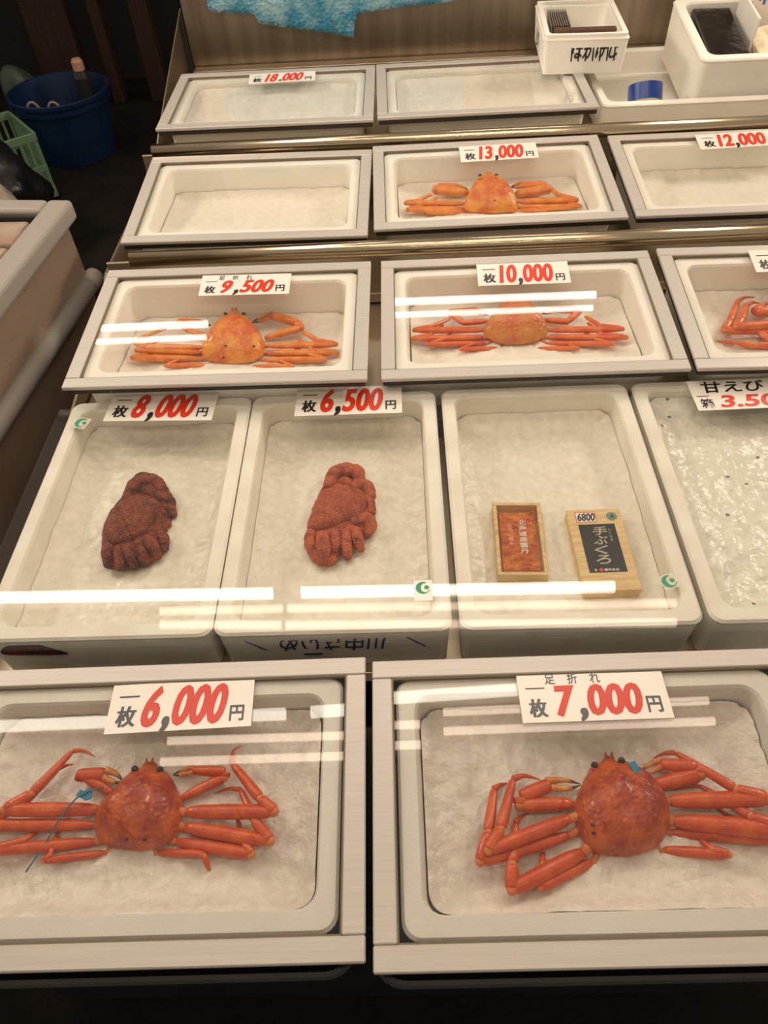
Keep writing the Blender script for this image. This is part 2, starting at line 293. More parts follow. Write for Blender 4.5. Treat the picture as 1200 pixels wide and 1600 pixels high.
CRABS={'A':{'tray':'1L','ice':-0.065,'rise':0.0,'outline':[(0.2967,0.2635),(0.2895,0.2652),(0.2829,0.2633),(0.2788,0.2565),(0.2698,0.2547),(0.2628,0.2473),(0.2553,0.238),(0.2462,0.2208),(0.2335,0.2048),(0.2295,0.1872),(0.2341,0.1682),(0.2454,0.1546),(0.2647,0.148),(0.2943,0.1441),(0.3196,0.1458),(0.3346,0.1514),(0.3455,0.1664),(0.3484,0.1883),(0.3423,0.2111),(0.3314,0.2297),(0.3209,0.2436),(0.3116,0.2519),(0.303,0.2556)],'eyes':[(0.2744,0.2466),(0.3104,0.2444)],'specks':[(0.2855,0.1515),(0.3102,0.1507)],'legs':[[(0.2364,0.1984,0.018000000000000002,0.0094),(0.1063,0.1981,0.027999999999999997,0.0094),(0.1373,0.2184,0.03,0.0073),(0.1736,0.2832,0.018000000000000002,0.0043),(0.1883,0.2844,0.014,0.0027),(0.205,0.2764,0.011,0.0006)],[(0.2322,0.1798,0.012,0.0079),(0.0732,0.1808,0.022,0.0083),(0.1269,0.2062,0.024,0.0062),(0.1573,0.2603,0.012,0.0039),(0.1663,0.2662,0.008,0.0024),(0.1737,0.2686,0.005,0.0006)],[(0.2375,0.1591,0.008,0.0079),(0.0987,0.1486,0.018,0.0078),(0.1409,0.1608,0.02,0.0042),(0.1496,0.1752,0.008,0.0031)],[(0.2513,0.1456,0.006,0.0052),(0.1739,0.1342,0.016,0.0049),(0.1807,0.1411,0.018000000000000002,0.0038),(0.1772,0.174,0.006,0.0023)],[(0.3499,0.191,0.018000000000000002,0.0098),(0.4747,0.1843,0.027999999999999997,0.0094),(0.4557,0.201,0.03,0.0081),(0.4073,0.2581,0.018000000000000002,0.0051),(0.4077,0.2774,0.014,0.0026),(0.4183,0.2855,0.011,0.0006)],[(0.3496,0.1737,0.012,0.0098),(0.4719,0.1485,0.022,0.009),(0.449,0.1755,0.024,0.007),(0.4232,0.2218,0.012,0.004),(0.4043,0.2246,0.008,0.0022),(0.3848,0.2196,0.005,0.0005)],[(0.3402,0.1561,0.008,0.0083),(0.4474,0.1343,0.018,0.008),(0.4386,0.1465,0.02,0.0053),(0.4217,0.1848,0.008,0.0029)],[(0.3177,0.1437,0.006,0.0051),(0.3787,0.1375,0.016,0.005),(0.3867,0.1337,0.018000000000000002,0.0042),(0.3923,0.1193,0.006,0.0028)]],'claws':[[(0.244,0.2216,0.012,0.0064),(0.2044,0.2428,0.02,0.0077),(0.1901,0.2456,0.022,0.0088),(0.2307,0.2467,0.02,0.0095),(0.2547,0.2373,0.014,0.0019)],[(0.3401,0.2112,0.012,0.0062),(0.4003,0.2362,0.02,0.0076),(0.4015,0.2429,0.022,0.0083),(0.353,0.2481,0.02,0.0063),(0.3255,0.2445,0.014,0.0019)]]},'B':{'tray':'1R','ice':-0.065,'rise':0.0,'outline':[(0.3301,0.2586),(0.3246,0.261),(0.3179,0.2575),(0.3121,0.2519),(0.3021,0.2493),(0.2926,0.2396),(0.281,0.2224),(0.2687,0.2022),(0.2628,0.1823),(0.2652,0.1627),(0.2722,0.1435),(0.2866,0.1338),(0.3116,0.1295),(0.3381,0.1319),(0.363,0.1412),(0.3802,0.1596),(0.3886,0.1788),(0.3886,0.2021),(0.3814,0.2222),(0.3689,0.2402),(0.3522,0.2507),(0.3431,0.2539),(0.3346,0.2534)],'eyes':[(0.2997,0.2404),(0.3375,0.2456)],'specks':[(0.2794,0.1611),(0.2792,0.1517)],'legs':[[(0.2593,0.1771,0.02,0.0093),(0.145,0.1369,0.03,0.0086),(0.1629,0.1614,0.032,0.008),(0.1891,0.2305,0.02,0.0053),(0.2059,0.2361,0.016,0.003),(0.2271,0.2306,0.013000000000000001,0.0006)],[(0.2555,0.1588,0.012,0.0082),(0.1337,0.1257,0.022,0.0079),(0.1478,0.1602,0.024,0.008),(0.1626,0.2207,0.012,0.0053),(0.1724,0.2278,0.008,0.003),(0.1824,0.2307,0.005,0.0006)],[(0.2698,0.1379,0.012,0.0101),(0.17,0.0927,0.022,0.0094),(0.1734,0.1217,0.024,0.0083),(0.1859,0.1752,0.012,0.0052),(0.1946,0.1845,0.008,0.0026),(0.2083,0.1908,0.005,0.0006)],[(0.2802,0.1276,0.006,0.0071),(0.2058,0.0956,0.016,0.0062),(0.2119,0.1209,0.018000000000000002,0.0044),(0.2174,0.1394,0.006,0.0037)],[(0.3856,0.1954,0.019,0.0104),(0.5131,0.1916,0.028999999999999998,0.0107),(0.4768,0.2043,0.031,0.0079),(0.4159,0.2608,0.019,0.0044),(0.4021,0.2618,0.015,0.0024),(0.3864,0.257,0.012,0.0006)],[(0.3865,0.172,0.015,0.0112),(0.5223,0.1518,0.024999999999999998,0.0115),(0.4855,0.1712,0.027,0.0075),(0.456,0.2026,0.015,0.0044),(0.436,0.2172,0.011,0.0028),(0.405,0.2134,0.008,0.0006)],[(0.3847,0.1604,0.006,0.0077),(0.5205,0.1443,0.016,0.0084),(0.4929,0.1554,0.018000000000000002,0.0063),(0.465,0.1794,0.006,0.004),(0.4459,0.2014,0.002,0.002),(0.4232,0.2151,-0.001,0.0006)],[(0.3676,0.1387,0.006,0.0065),(0.4476,0.1283,0.016,0.0066),(0.4283,0.1352,0.018000000000000002,0.0042),(0.419,0.1531,0.006,0.0027)]],'claws':[[(0.2675,0.1978,0.012,0.0087),(0.1939,0.1955,0.02,0.0097),(0.1949,0.2048,0.022,0.01),(0.238,0.2221,0.02,0.0094),(0.2796,0.2224,0.014,0.0019)],[(0.3745,0.2187,0.012,0.0097),(0.4407,0.23,0.02,0.0107),(0.4391,0.2384,0.022,0.0099),(0.3898,0.2457,0.02,0.0078),(0.3624,0.2347,0.014,0.0023)]]},'C':{'tray':'3L','ice':-0.088,'rise':0.014,'outline':[(0.2978,0.306),(0.2894,0.3092),(0.2819,0.3041),(0.2786,0.292),(0.267,0.2872),(0.2513,0.2554),(0.2384,0.2203),(0.2317,0.1952),(0.233,0.1764),(0.2461,0.1573),(0.2791,0.1467),(0.3155,0.1433),(0.3465,0.1468),(0.3674,0.163),(0.3695,0.1889),(0.3634,0.2144),(0.341,0.2543),(0.3202,0.2832),(0.3052,0.2907)],'eyes':[(0.2761,0.275),(0.3173,0.2729)],'specks':[(0.2923,0.1661),(0.2869,0.1474),(0.3518,0.1688)],'legs':[[(0.2331,0.1979,0.016,0.0077),(0.1084,0.1914,0.026,0.0078),(0.0757,0.2115,0.028,0.0049),(0.1386,0.2704,0.016,0.0045)],[(0.2341,0.1853,0.012,0.0076),(0.0894,0.1888,0.022,0.0078),(0.1082,0.2008,0.024,0.0054),(0.1301,0.2358,0.012,0.004)],[(0.2361,0.1682,0.009000000000000001,0.008),(0.0846,0.1665,0.019,0.0082),(0.0994,0.173,0.021,0.0048),(0.135,0.1968,0.009000000000000001,0.0034)],[(0.2495,0.1508,0.006,0.0056),(0.1612,0.141,0.016,0.0057),(0.1837,0.1565,0.018000000000000002,0.0033),(0.1833,0.1913,0.006,0.0024)],[(0.3711,0.1947,0.018000000000000002,0.008),(0.5246,0.1802,0.027999999999999997,0.0078),(0.4837,0.1935,0.03,0.006),(0.447,0.2406,0.018000000000000002,0.0047)],[(0.3718,0.1784,0.012,0.0079),(0.5272,0.1601,0.022,0.0077),(0.4756,0.1702,0.024,0.005),(0.4359,0.225,0.012,0.0038)],[(0.3666,0.159,0.009000000000000001,0.0079),(0.5034,0.1433,0.019,0.0072),(0.4669,0.1607,0.021,0.0041),(0.4309,0.1973,0.009000000000000001,0.0028)],[(0.3453,0.1433,0.006,0.0055),(0.4355,0.1279,0.016,0.005),(0.4148,0.1397,0.018000000000000002,0.0032),(0.3922,0.1682,0.006,0.0023)]],'claws':[[(0.2368,0.2416,0.012,0.0063),(0.19,0.2533,0.02,0.0069),(0.1611,0.286,0.022,0.0075),(0.2087,0.2818,0.02,0.0075),(0.2367,0.2755,0.014,0.002)],[(0.3631,0.2284,0.012,0.0081),(0.4442,0.2504,0.02,0.01),(0.4339,0.2666,0.022,0.0111),(0.3721,0.2982,0.02,0.0103),(0.3281,0.2807,0.014,0.002)]]},'D':{'tray':'3M','ice':-0.072,'rise':0.02,'outline':[(0.2984,0.2853),(0.2666,0.2794),(0.2506,0.2478),(0.226,0.2144),(0.2191,0.1921),(0.2273,0.1748),(0.2563,0.1588),(0.2989,0.1559),(0.3342,0.165),(0.3557,0.1843),(0.3561,0.2069),(0.342,0.2365),(0.3285,0.2756)],'eyes':[(0.275,0.2629),(0.3165,0.2604)],'specks':[],'legs':[[(0.2232,0.2033,0.018000000000000002,0.0078),(0.0708,0.1989,0.027999999999999997,0.0072),(0.1114,0.2084,0.03,0.005),(0.1497,0.2455,0.018000000000000002,0.0042)],[(0.2221,0.1857,0.012,0.0077),(0.0667,0.1783,0.022,0.0072),(0.1018,0.1859,0.024,0.0049),(0.1349,0.233,0.012,0.0037)],[(0.2253,0.1705,0.009000000000000001,0.0063),(0.0965,0.1611,0.019,0.0058),(0.1318,0.1746,0.021,0.004),(0.161,0.2214,0.009000000000000001,0.0028)],[(0.2523,0.1555,0.006,0.0054),(0.1669,0.1457,0.016,0.0053),(0.1869,0.1553,0.018000000000000002,0.0031),(0.2068,0.1818,0.006,0.0023)],[(0.3552,0.1958,0.018000000000000002,0.0078),(0.5105,0.1779,0.027999999999999997,0.0074),(0.4645,0.19,0.03,0.0056),(0.4443,0.2365,0.018000000000000002,0.0047)],[(0.3539,0.1797,0.012,0.0078),(0.5154,0.1572,0.022,0.0074),(0.4661,0.1687,0.024,0.0051),(0.4473,0.2218,0.012,0.0038)],[(0.3499,0.1637,0.009000000000000001,0.0064),(0.4873,0.1402,0.019,0.0059),(0.4518,0.1567,0.021,0.0041),(0.4353,0.1989,0.009000000000000001,0.0028)],[(0.3293,0.1506,0.006,0.0054),(0.4131,0.1356,0.016,0.0054),(0.3992,0.1437,0.018000000000000002,0.0032),(0.3881,0.1717,0.006,0.0023)]],'claws':[[(0.2334,0.2412,0.012,0.0065),(0.1787,0.2273,0.02,0.0074),(0.1474,0.2616,0.022,0.0084),(0.204,0.2694,0.02,0.0089),(0.2349,0.2597,0.014,0.0019)],[(0.3528,0.2377,0.012,0.0066),(0.4016,0.2178,0.02,0.0075),(0.4353,0.2529,0.022,0.0086),(0.3774,0.2632,0.02,0.009),(0.3528,0.2562,0.014,0.0019)]]},'E':{'tray':'4M','ice':-0.075,'rise':0.036,'outline':[(0.2997,0.2668),(0.2766,0.257),(0.2558,0.231),(0.2385,0.1959),(0.2281,0.1669),(0.2393,0.1511),(0.2921,0.1423),(0.3358,0.1426),(0.3613,0.1462),(0.3643,0.1785),(0.3522,0.2159),(0.3284,0.254)],'eyes':[(0.2738,0.2355),(0.3154,0.2334)],'specks':[(0.3055,0.159)],'legs':[[(0.2372,0.1867,0.018000000000000002,0.0081),(0.0817,0.1854,0.027999999999999997,0.008),(0.1091,0.1912,0.03,0.0054),(0.1512,0.2383,0.018000000000000002,0.0044)],[(0.2363,0.1718,0.012,0.008),(0.0858,0.1648,0.022,0.008),(0.1232,0.1777,0.024,0.0053),(0.1659,0.2307,0.012,0.0038)],[(0.2404,0.1613,0.009000000000000001,0.008),(0.1176,0.1644,0.019,0.0085),(0.1524,0.1713,0.021,0.0048),(0.19,0.2153,0.009000000000000001,0.0033)],[(0.2505,0.1628,0.006,0.0059),(0.1368,0.1544,0.016,0.0053),(0.1717,0.1657,0.018000000000000002,0.0032),(0.1936,0.1928,0.006,0.0022)],[(0.3649,0.1842,0.018000000000000002,0.0087),(0.5122,0.1609,0.027999999999999997,0.0087),(0.4689,0.1856,0.03,0.0065),(0.4542,0.2571,0.018000000000000002,0.0051),(0.4406,0.2807,0.014,0.0028),(0.4216,0.2879,0.011,0.0009)],[(0.3637,0.1694,0.012,0.007),(0.5196,0.1422,0.022,0.0065),(0.4921,0.158,0.024,0.0049),(0.4717,0.2029,0.012,0.0039)],[(0.3628,0.1594,0.009000000000000001,0.0054),(0.4995,0.1402,0.019,0.0048),(0.4626,0.1525,0.021,0.0038),(0.4409,0.1927,0.009000000000000001,0.0027)],[(0.3484,0.1595,0.006,0.0048),(0.4372,0.1402,0.016,0.0043),(0.4145,0.153,0.018000000000000002,0.0032),(0.4103,0.1825,0.006,0.0022)]],'claws':[[(0.25,0.2462,0.012,0.0122),(0.1631,0.2542,0.02,0.0138),(0.1678,0.2644,0.022,0.0122),(0.2187,0.2698,0.02,0.0083),(0.2483,0.2569,0.014,0.0022)],[(0.3663,0.2309,0.012,0.0122),(0.4499,0.2296,0.02,0.0139),(0.4442,0.2434,0.022,0.0123),(0.3891,0.2596,0.02,0.0112),(0.3597,0.2607,0.014,0.0022)]]},'F':{'tray':'3R','ice':-0.072,'rise':0.0,'outline':[(0.3779,0.3107),(0.3365,0.2787),(0.2984,0.223),(0.2727,0.1729),(0.2704,0.135),(0.2882,0.1158),(0.3207,0.1128),(0.3595,0.128),(0.386,0.1686),(0.3966,0.219),(0.3963,0.2678),(0.3887,0.2974)],'eyes':[(0.3468,0.2789),(0.3842,0.2772)],'specks':[],'legs':[[(0.281,0.186,0.022,0.0119),(0.1271,0.1661,0.032,0.0099),(0.1445,0.1881,0.034,0.0092),(0.1735,0.2482,0.022,0.0074),(0.1928,0.2629,0.018000000000000002,0.0042),(0.2114,0.2619,0.015,0.0008)],[(0.2775,0.1727,0.014,0.0104),(0.1049,0.1652,0.024,0.0093),(0.1233,0.1911,0.026000000000000002,0.0086),(0.1651,0.2735,0.014,0.0066),(0.1851,0.2905,0.01,0.0036),(0.2107,0.2951,0.007,0.0008)],[(0.2743,0.1523,0.012,0.0088),(0.1775,0.1591,0.022,0.008),(0.1852,0.1375,0.024,0.0063),(0.1967,0.1288,0.012,0.0057)],[(0.279,0.1366,0.006,0.0103),(0.1604,0.1254,0.016,0.0085),(0.1227,0.1319,0.018000000000000002,0.0056),(0.0906,0.1564,0.006,0.0014)],[(0.3844,0.183,0.018000000000000002,0.0122),(0.4667,0.1636,0.027999999999999997,0.0108),(0.4543,0.1963,0.03,0.0078),(0.4687,0.2512,0.018000000000000002,0.0064)],[(0.3816,0.1674,0.012,0.0106),(0.474,0.1441,0.022,0.0102),(0.4602,0.1726,0.024,0.0077),(0.4716,0.2185,0.012,0.0063)],[(0.3738,0.1484,0.009000000000000001,0.009),(0.4433,0.1228,0.019,0.0085),(0.4321,0.1394,0.021,0.0061),(0.4432,0.1725,0.009000000000000001,0.0046)],[(0.3555,0.1339,0.006,0.006),(0.4041,0.1093,0.016,0.006),(0.396,0.122,0.018000000000000002,0.0045),(0.4074,0.1508,0.006,0.003)]],'claws':[[(0.3101,0.2412,0.012,0.0107),(0.2345,0.226,0.02,0.0119),(0.1861,0.2254,0.022,0.0133),(0.2069,0.2433,0.02,0.0105),(0.246,0.2659,0.014,0.0021)],[(0.4005,0.2415,0.012,0.011),(0.4486,0.2332,0.02,0.0126),(0.4551,0.2465,0.022,0.0127),(0.4235,0.2669,0.02,0.0095),(0.4009,0.2593,0.014,0.0022)]]}}
HAIRY={'2a':{'ice':-0.06,'whole':[(-0.524,0.9966),(-0.4915,0.9975),(-0.4679,0.9793),(-0.4465,0.945),(-0.4346,0.9293),(-0.4303,0.9099),(-0.4276,0.8868),(-0.436,0.8687),(-0.4357,0.8465),(-0.4307,0.8247),(-0.4345,0.797),(-0.4531,0.7733),(-0.4856,0.7643),(-0.499,0.7639),(-0.5215,0.7702),(-0.5401,0.7961),(-0.5491,0.8292),(-0.5548,0.8612),(-0.5517,0.9002),(-0.5363,0.9445)],'outline':[(-0.5279,0.9246),(-0.5353,0.9079),(-0.5437,0.8833),(-0.5476,0.861),(-0.5458,0.8351),(-0.5383,0.8173),(-0.5204,0.8127),(-0.4962,0.8205),(-0.4756,0.8314),(-0.4636,0.8477),(-0.4537,0.8755),(-0.4539,0.9003),(-0.4658,0.9199),(-0.4868,0.9283),(-0.5101,0.9314)],'lobes':[[(-0.5245,0.9324,0.016,0.0093),(-0.5106,0.9632,0.02,0.0162),(-0.4979,0.9779,0.018,0.0094)],[(-0.4968,0.9655,0.024,0.0102),(-0.4711,0.9599,0.024,0.0118),(-0.4579,0.9392,0.022,0.01)],[(-0.4672,0.935,0.02,0.0084),(-0.4473,0.9233,0.02,0.0108),(-0.4345,0.9136,0.016,0.0074)],[(-0.4542,0.9123,0.016,0.0066),(-0.4357,0.8989,0.016,0.009),(-0.4278,0.8837,0.014,0.0065)],[(-0.4564,0.8808,0.014,0.0057),(-0.4402,0.8757,0.012,0.0073),(-0.4352,0.8629,0.01,0.0057)],[(-0.531,0.8128,0.018,0.0097),(-0.5266,0.7943,0.022,0.0104),(-0.5223,0.7756,0.012,0.0087)],[(-0.5099,0.8009,0.02,0.0088),(-0.502,0.7825,0.024,0.0098),(-0.4978,0.7673,0.012,0.0079)],[(-0.4958,0.8083,0.022,0.0095),(-0.4844,0.7885,0.025,0.0102),(-0.4755,0.7711,0.012,0.0086)],[(-0.4776,0.8114,0.022,0.0095),(-0.4651,0.7897,0.025,0.0106),(-0.4572,0.7769,0.012,0.0086)],[(-0.4624,0.8224,0.022,0.0103),(-0.4494,0.808,0.025,0.0118),(-0.4406,0.7913,0.012,0.0094)],[(-0.4421,0.833,0.02,0.0095),(-0.4333,0.8268,0.02,0.0095),(-0.4299,0.8061,0.012,0.0071)],[(-0.5194,0.7738,0.008,0.004),(-0.4879,0.7703,0.01,0.0047),(-0.4616,0.7805,0.01,0.0047),(-0.437,0.798,0.008,0.0031)],[(-0.5036,0.953,0.014,0.0111),(-0.4815,0.9449,0.017,0.0127),(-0.4662,0.9296,0.014,0.0092)],[(-0.4552,0.89,0.008,0.0066),(-0.4415,0.8632,0.01,0.0073),(-0.4427,0.8452,0.01,0.0072)]]},'2b':{'ice':-0.06,'whole':[(-0.1309,1.0026),(-0.1186,0.9937),(-0.1068,1.0043),(-0.0906,0.998),(-0.084,0.9646),(-0.0681,0.9477),(-0.064,0.9212),(-0.0656,0.8804),(-0.067,0.8364),(-0.078,0.8272),(-0.0794,0.7992),(-0.0939,0.7951),(-0.1026,0.7795),(-0.1263,0.7872),(-0.1326,0.7648),(-0.1471,0.7676),(-0.1619,0.7749),(-0.1773,0.8169),(-0.1806,0.8505),(-0.176,0.8849),(-0.1649,0.9255),(-0.1497,0.973)],'outline':[(-0.1523,0.9323),(-0.1678,0.8994),(-0.1744,0.8695),(-0.1779,0.838),(-0.1491,0.8321),(-0.1128,0.8474),(-0.0834,0.8633),(-0.0734,0.8954),(-0.0826,0.9267),(-0.1157,0.936)],'lobes':[[(-0.1475,0.9438,0.016,0.0098),(-0.1326,0.9716,0.02,0.0158),(-0.1096,0.9879,0.018,0.0119)],[(-0.1126,0.9723,0.024,0.0118),(-0.0929,0.9714,0.024,0.0137),(-0.0869,0.948,0.02,0.0097)],[(-0.0925,0.9376,0.02,0.0116),(-0.075,0.9369,0.02,0.0126),(-0.0646,0.9114,0.016,0.0086)],[(-0.0768,0.9093,0.016,0.0076),(-0.0672,0.8987,0.016,0.0086),(-0.0653,0.8769,0.012,0.0075)],[(-0.0943,0.8516,0.02,0.0102),(-0.0721,0.8555,0.02,0.013),(-0.0654,0.8376,0.018,0.0111),(-0.074,0.8238,0.012,0.0073)],[(-0.1714,0.8298,0.018,0.0092),(-0.1715,0.8071,0.02,0.011),(-0.1581,0.7755,0.01,0.009)],[(-0.1501,0.8186,0.022,0.0119),(-0.1464,0.7883,0.025,0.0135),(-0.1504,0.7692,0.012,0.0108)],[(-0.1273,0.8248,0.022,0.0092),(-0.1254,0.8021,0.024,0.01),(-0.1287,0.7842,0.012,0.0081)],[(-0.1101,0.8265,0.022,0.0092),(-0.108,0.8014,0.024,0.0099),(-0.1058,0.7788,0.012,0.0081)],[(-0.092,0.8298,0.02,0.0092),(-0.0877,0.8069,0.022,0.0109),(-0.082,0.7938,0.012,0.0072)],[(-0.1456,0.7743,0.008,0.009),(-0.1345,0.7723,0.01,0.009),(-0.1261,0.7856,0.01,0.0072)],[(-0.1328,0.9576,0.012,0.0098),(-0.1168,0.955,0.014,0.0118),(-0.097,0.9443,0.013,0.0097)]]}}
CARDS={'18':('5L',[0.32,0.3261,-0.001],0.2004,0.0555,0.0307,0.1084),'13':('4M',[0.3298,0.3268,-0.001],0.2027,0.0675,0.0218,0.0889),'12':('4R',[0.332,0.3397,-0.001],0.2136,0.0642,0.0418,0.0936),'95':('3L',[0.3239,0.3194,-0.001],0.1996,0.0658,-0.0135,0.0913),'10':('3M',[0.3136,0.3237,-0.001],0.2012,0.0698,-0.0044,0.0861),'xx':('3R',[0.2898,0.3354,-0.001],0.1946,0.0697,0.0163,0.0861),'80':('2',[-0.4811,1.1226,0.01],0.2163,0.0834,-0.0374,0.0),'65':('2',[-0.1087,1.1207,0.01],0.2093,0.0823,-0.0013,0.0),'35':('2',[0.6702,1.0995,0.01],0.233,0.0857,0.0136,0.0),'60':('1L',[0.335,0.3262,-0.004],0.2068,0.0753,0.0242,0.0),'70':('1R',[0.3092,0.3293,-0.004],0.206,0.0758,0.0052,0.0)}
TRAYS={'3L':[-0.6697,1.1324,-0.0136,0.0527,0.0588],'3M':[-0.0437,1.1418,-0.0033,0.0653,0.0432],'3R':[0.5635,1.1307,-0.0234,0.0707,0.0505],'4L':[-0.6734,1.6616,-0.0237,0.0861,0.0707],'4M':[-0.0586,1.6526,0.0105,0.072,0.0818],'4R':[0.5633,1.6711,-0.0105,0.0631,0.0767],'5L':[-0.6596,2.1263,-0.01,0.0173,0.1485],'5M':[-0.0484,2.1223,0.0113,0.0109,0.1513],'1L':[-0.6632,0.1552,0.0136,-0.0025,-0.0016],'1R':[-0.0543,0.1518,0.01,0.0054,0.0019]}

FW, FD = 0.60, 0.3928        # aluminium lid: width, depth
def tray_matrix(k):
    if k == '2': return Matrix.Translation((0, 0, Z0))
    x, y, yaw, tilt, z = TRAYS[k]
    return Matrix.Translation((x, y, z+Z0)) @ Matrix.Rotation(yaw, 4, 'Z') @ Matrix.Rotation(tilt, 4, 'X')

# ------------------------------------------------------------------ setting
def struct(name, mb, mats):
    o = mb.build(name, mats); o['kind'] = 'structure'; return o
mb = MB(); mb.box(-4.5, 4.5, -2.5, 6.0, -0.1, 0.0); struct('floor', mb, MT['dark_floor'])
mb = MB(); mb.box(-4.5, 4.5, 5.0, 5.1, 0.0, 3.2)
struct('wall_back', mb, mat('dark_wall', srgb(34, 28, 23), 0.85, col2=srgb(24, 20, 17), nscale=3))
wood_dark = mat('dark_red_wood', srgb(58, 28, 16), 0.7, col2=srgb(36, 18, 11), nscale=5, stretch=(14, 14, 1), bump=0.3, bscale=30)
for i, (x0, x1, zt) in enumerate(((-1.98, -1.74, 2.6), (-1.62, -1.56, 2.6), (-1.40, -1.30, 2.6))):
    mb = MB(); mb.box(x0, x1, 4.60, 4.68, 0.0, zt, 0.006); struct('trim_%d' % (i+1), mb, wood_dark)

# ------------------------------------------------------------------ stepped steel display counter
S = MT['steel']
counter = thing('display_counter', 'stepped stainless steel counter carrying the trays of crab', 'display counter', Matrix.Translation((0, 0, 0)))
def cbox(name, x0, x1, y0, y1, z0, z1, mt=S, bev=0.002):
    b = MB(); b.box(x0, x1, y0, y1, z0+Z0, z1+Z0, bev); return b.build(name, mt, counter)
XL, XR = -0.70, 1.45
cbox('deck', XL, XR, 0.585, 1.13, -0.125, -0.106)
cbox('deck', XL, XR, 1.164, 1.60, -0.115, -0.086)
cbox('deck', XL, XR, 1.60, 2.07, -0.080, -0.058)
cbox('deck', XL, XR, 2.07, 2.74, 0.000, 0.024)
cbox('front_apron', XL, XR, 0.570, 0.585, -0.62, -0.104)
cbox('riser', XL, XR, 1.605, 1.613, -0.10, 0.050)
cbox('riser', XL, XR, 2.075, 2.083, -0.07, 0.100)
for (y, z, r) in ((1.612, 0.055, 0.0185), (2.082, 0.108, 0.0175)):
    b = MB()
    b.tube([(-.668 if y > 2 else -.640, y, z+Z0), (XR, y, z+Z0)], r, 28)
    b.build('nosing_rail', MT['rail'], counter)
cbox('back_flange', -0.66, XR, 2.715, 2.735, 0.024, 0.100)
cbox('back_flange', -0.66, XR, 2.690, 2.735, 0.096, 0.104)
for sx in (-0.60, -0.05, 0.36):
    b = MB(); b.ball((sx, 2.712, 0.074+Z0), 0.006, n=12); b.build('screw', S, counter)
cbox('back_panel', -0.665, XR, 2.74, 2.75, 0.02, 0.95, MT['panel_steel'])
b = MB()
for x in (-0.683, -0.679): pass
prof = [(2.09, -0.60), (2.09, 0.06), (2.28, 0.118), (2.79, 0.258), (2.79, -0.60)]
b.loft([[(-0.684, y, z+Z0) for y, z in prof], [(-0.680, y, z+Z0) for y, z in prof]])
b.build('side_panel', MT['panel_steel'], counter)
prof = [(0.585, -0.60), (0.585, -0.07), (1.13, -0.06), (1.50, -0.01), (1.60, 0.03), (2.07, 0.03), (2.07, -0.60)]
b = MB(); b.loft([[(-0.708, y, z+Z0) for y, z in prof], [(-0.702, y, z+Z0) for y, z in prof]])
b.build('side_panel', MT['panel_steel'], counter)

# ------------------------------------------------------------------ builders
def foam_box_mb(w, d, h, wall, draft=0.012, inner=None, rc=0.022, floor_t=0.02, lip=0.004):
    """open foam box, top at z=0, centred"""
    b = MB(); ro = rc
    L = [z_(rr(w-2*draft, d-2*draft, ro, 5), -h), z_(rr(w-0.004, d-0.004, ro, 5), -lip-0.006), z_(rr(w, d, ro, 5), -lip), z_(rr(w-2*lip, d-2*lip, ro-0.002, 5), 0)]
    iw, idp = w-2*wall, d-2*wall
    L += [z_(rr(iw+0.006, idp+0.006, 0.026, 5), 0), z_(rr(iw, idp, 0.024, 5), -0.005), z_(rr(iw-2*draft, idp-2*draft, 0.022, 5), -h+floor_t)]
    b.loft(L, True, True)
    return b

def ice_mb(w, d, z, seed, amp=0.004, mound=None, step=0.0045, slope=0.0, lift=0.0, rc=0.027):
    """bed of crushed ice: a lumpy top skirted down inside the box"""
    nx, ny = int(w/step), int(d/step)
    V = []; F = []
    off = Vector((seed*3.7, seed*1.3, seed*0.77))
    for j in range(ny+1):
        for i in range(nx+1):
            x, y = -w/2+w*i/nx, -d/2+d*j/ny
            ex, ey = w/2-abs(x), d/2-abs(y)
            if ex < rc and ey < rc:        # round the corners
                q = Vector((rc-ex, rc-ey))
                if q.length > rc:
                    q = q.normalized()*rc
                    x = math.copysign(w/2-rc+q.x, x); y = math.copysign(d/2-rc+q.y, y)
            p = Vector((x, y, 0)); edge = lift*math.exp(-(max(min(w/2-abs(x), d/2-abs(y)), 0)/.020)**1.5)
            h = edge+amp*(1.1*mnoise.noise(p*14+off) + 0.9*mnoise.noise(p*55+off))
            c = mnoise.voronoi(p*105+off)[0]
            h += amp*1.1*(0.45-min(c[0], 0.9))
            if mound:
                for (mx, my, mr, mh) in mound:
                    dd = math.hypot((x-mx), (y-my)*1.25)
                    h += mh*math.exp(-(dd/mr)**2)
            h += slope*y
            V.append((x*(1+.045*edge/(w/2)), y*(1+.045*edge/(d/2)), z+h))
    for j in range(ny):
        for i in range(nx):
            a = j*(nx+1)+i
            F.append((a, a+1, a+nx+2, a+nx+1))
    b = MB(); b.add(V, F, 0, True)
    return b

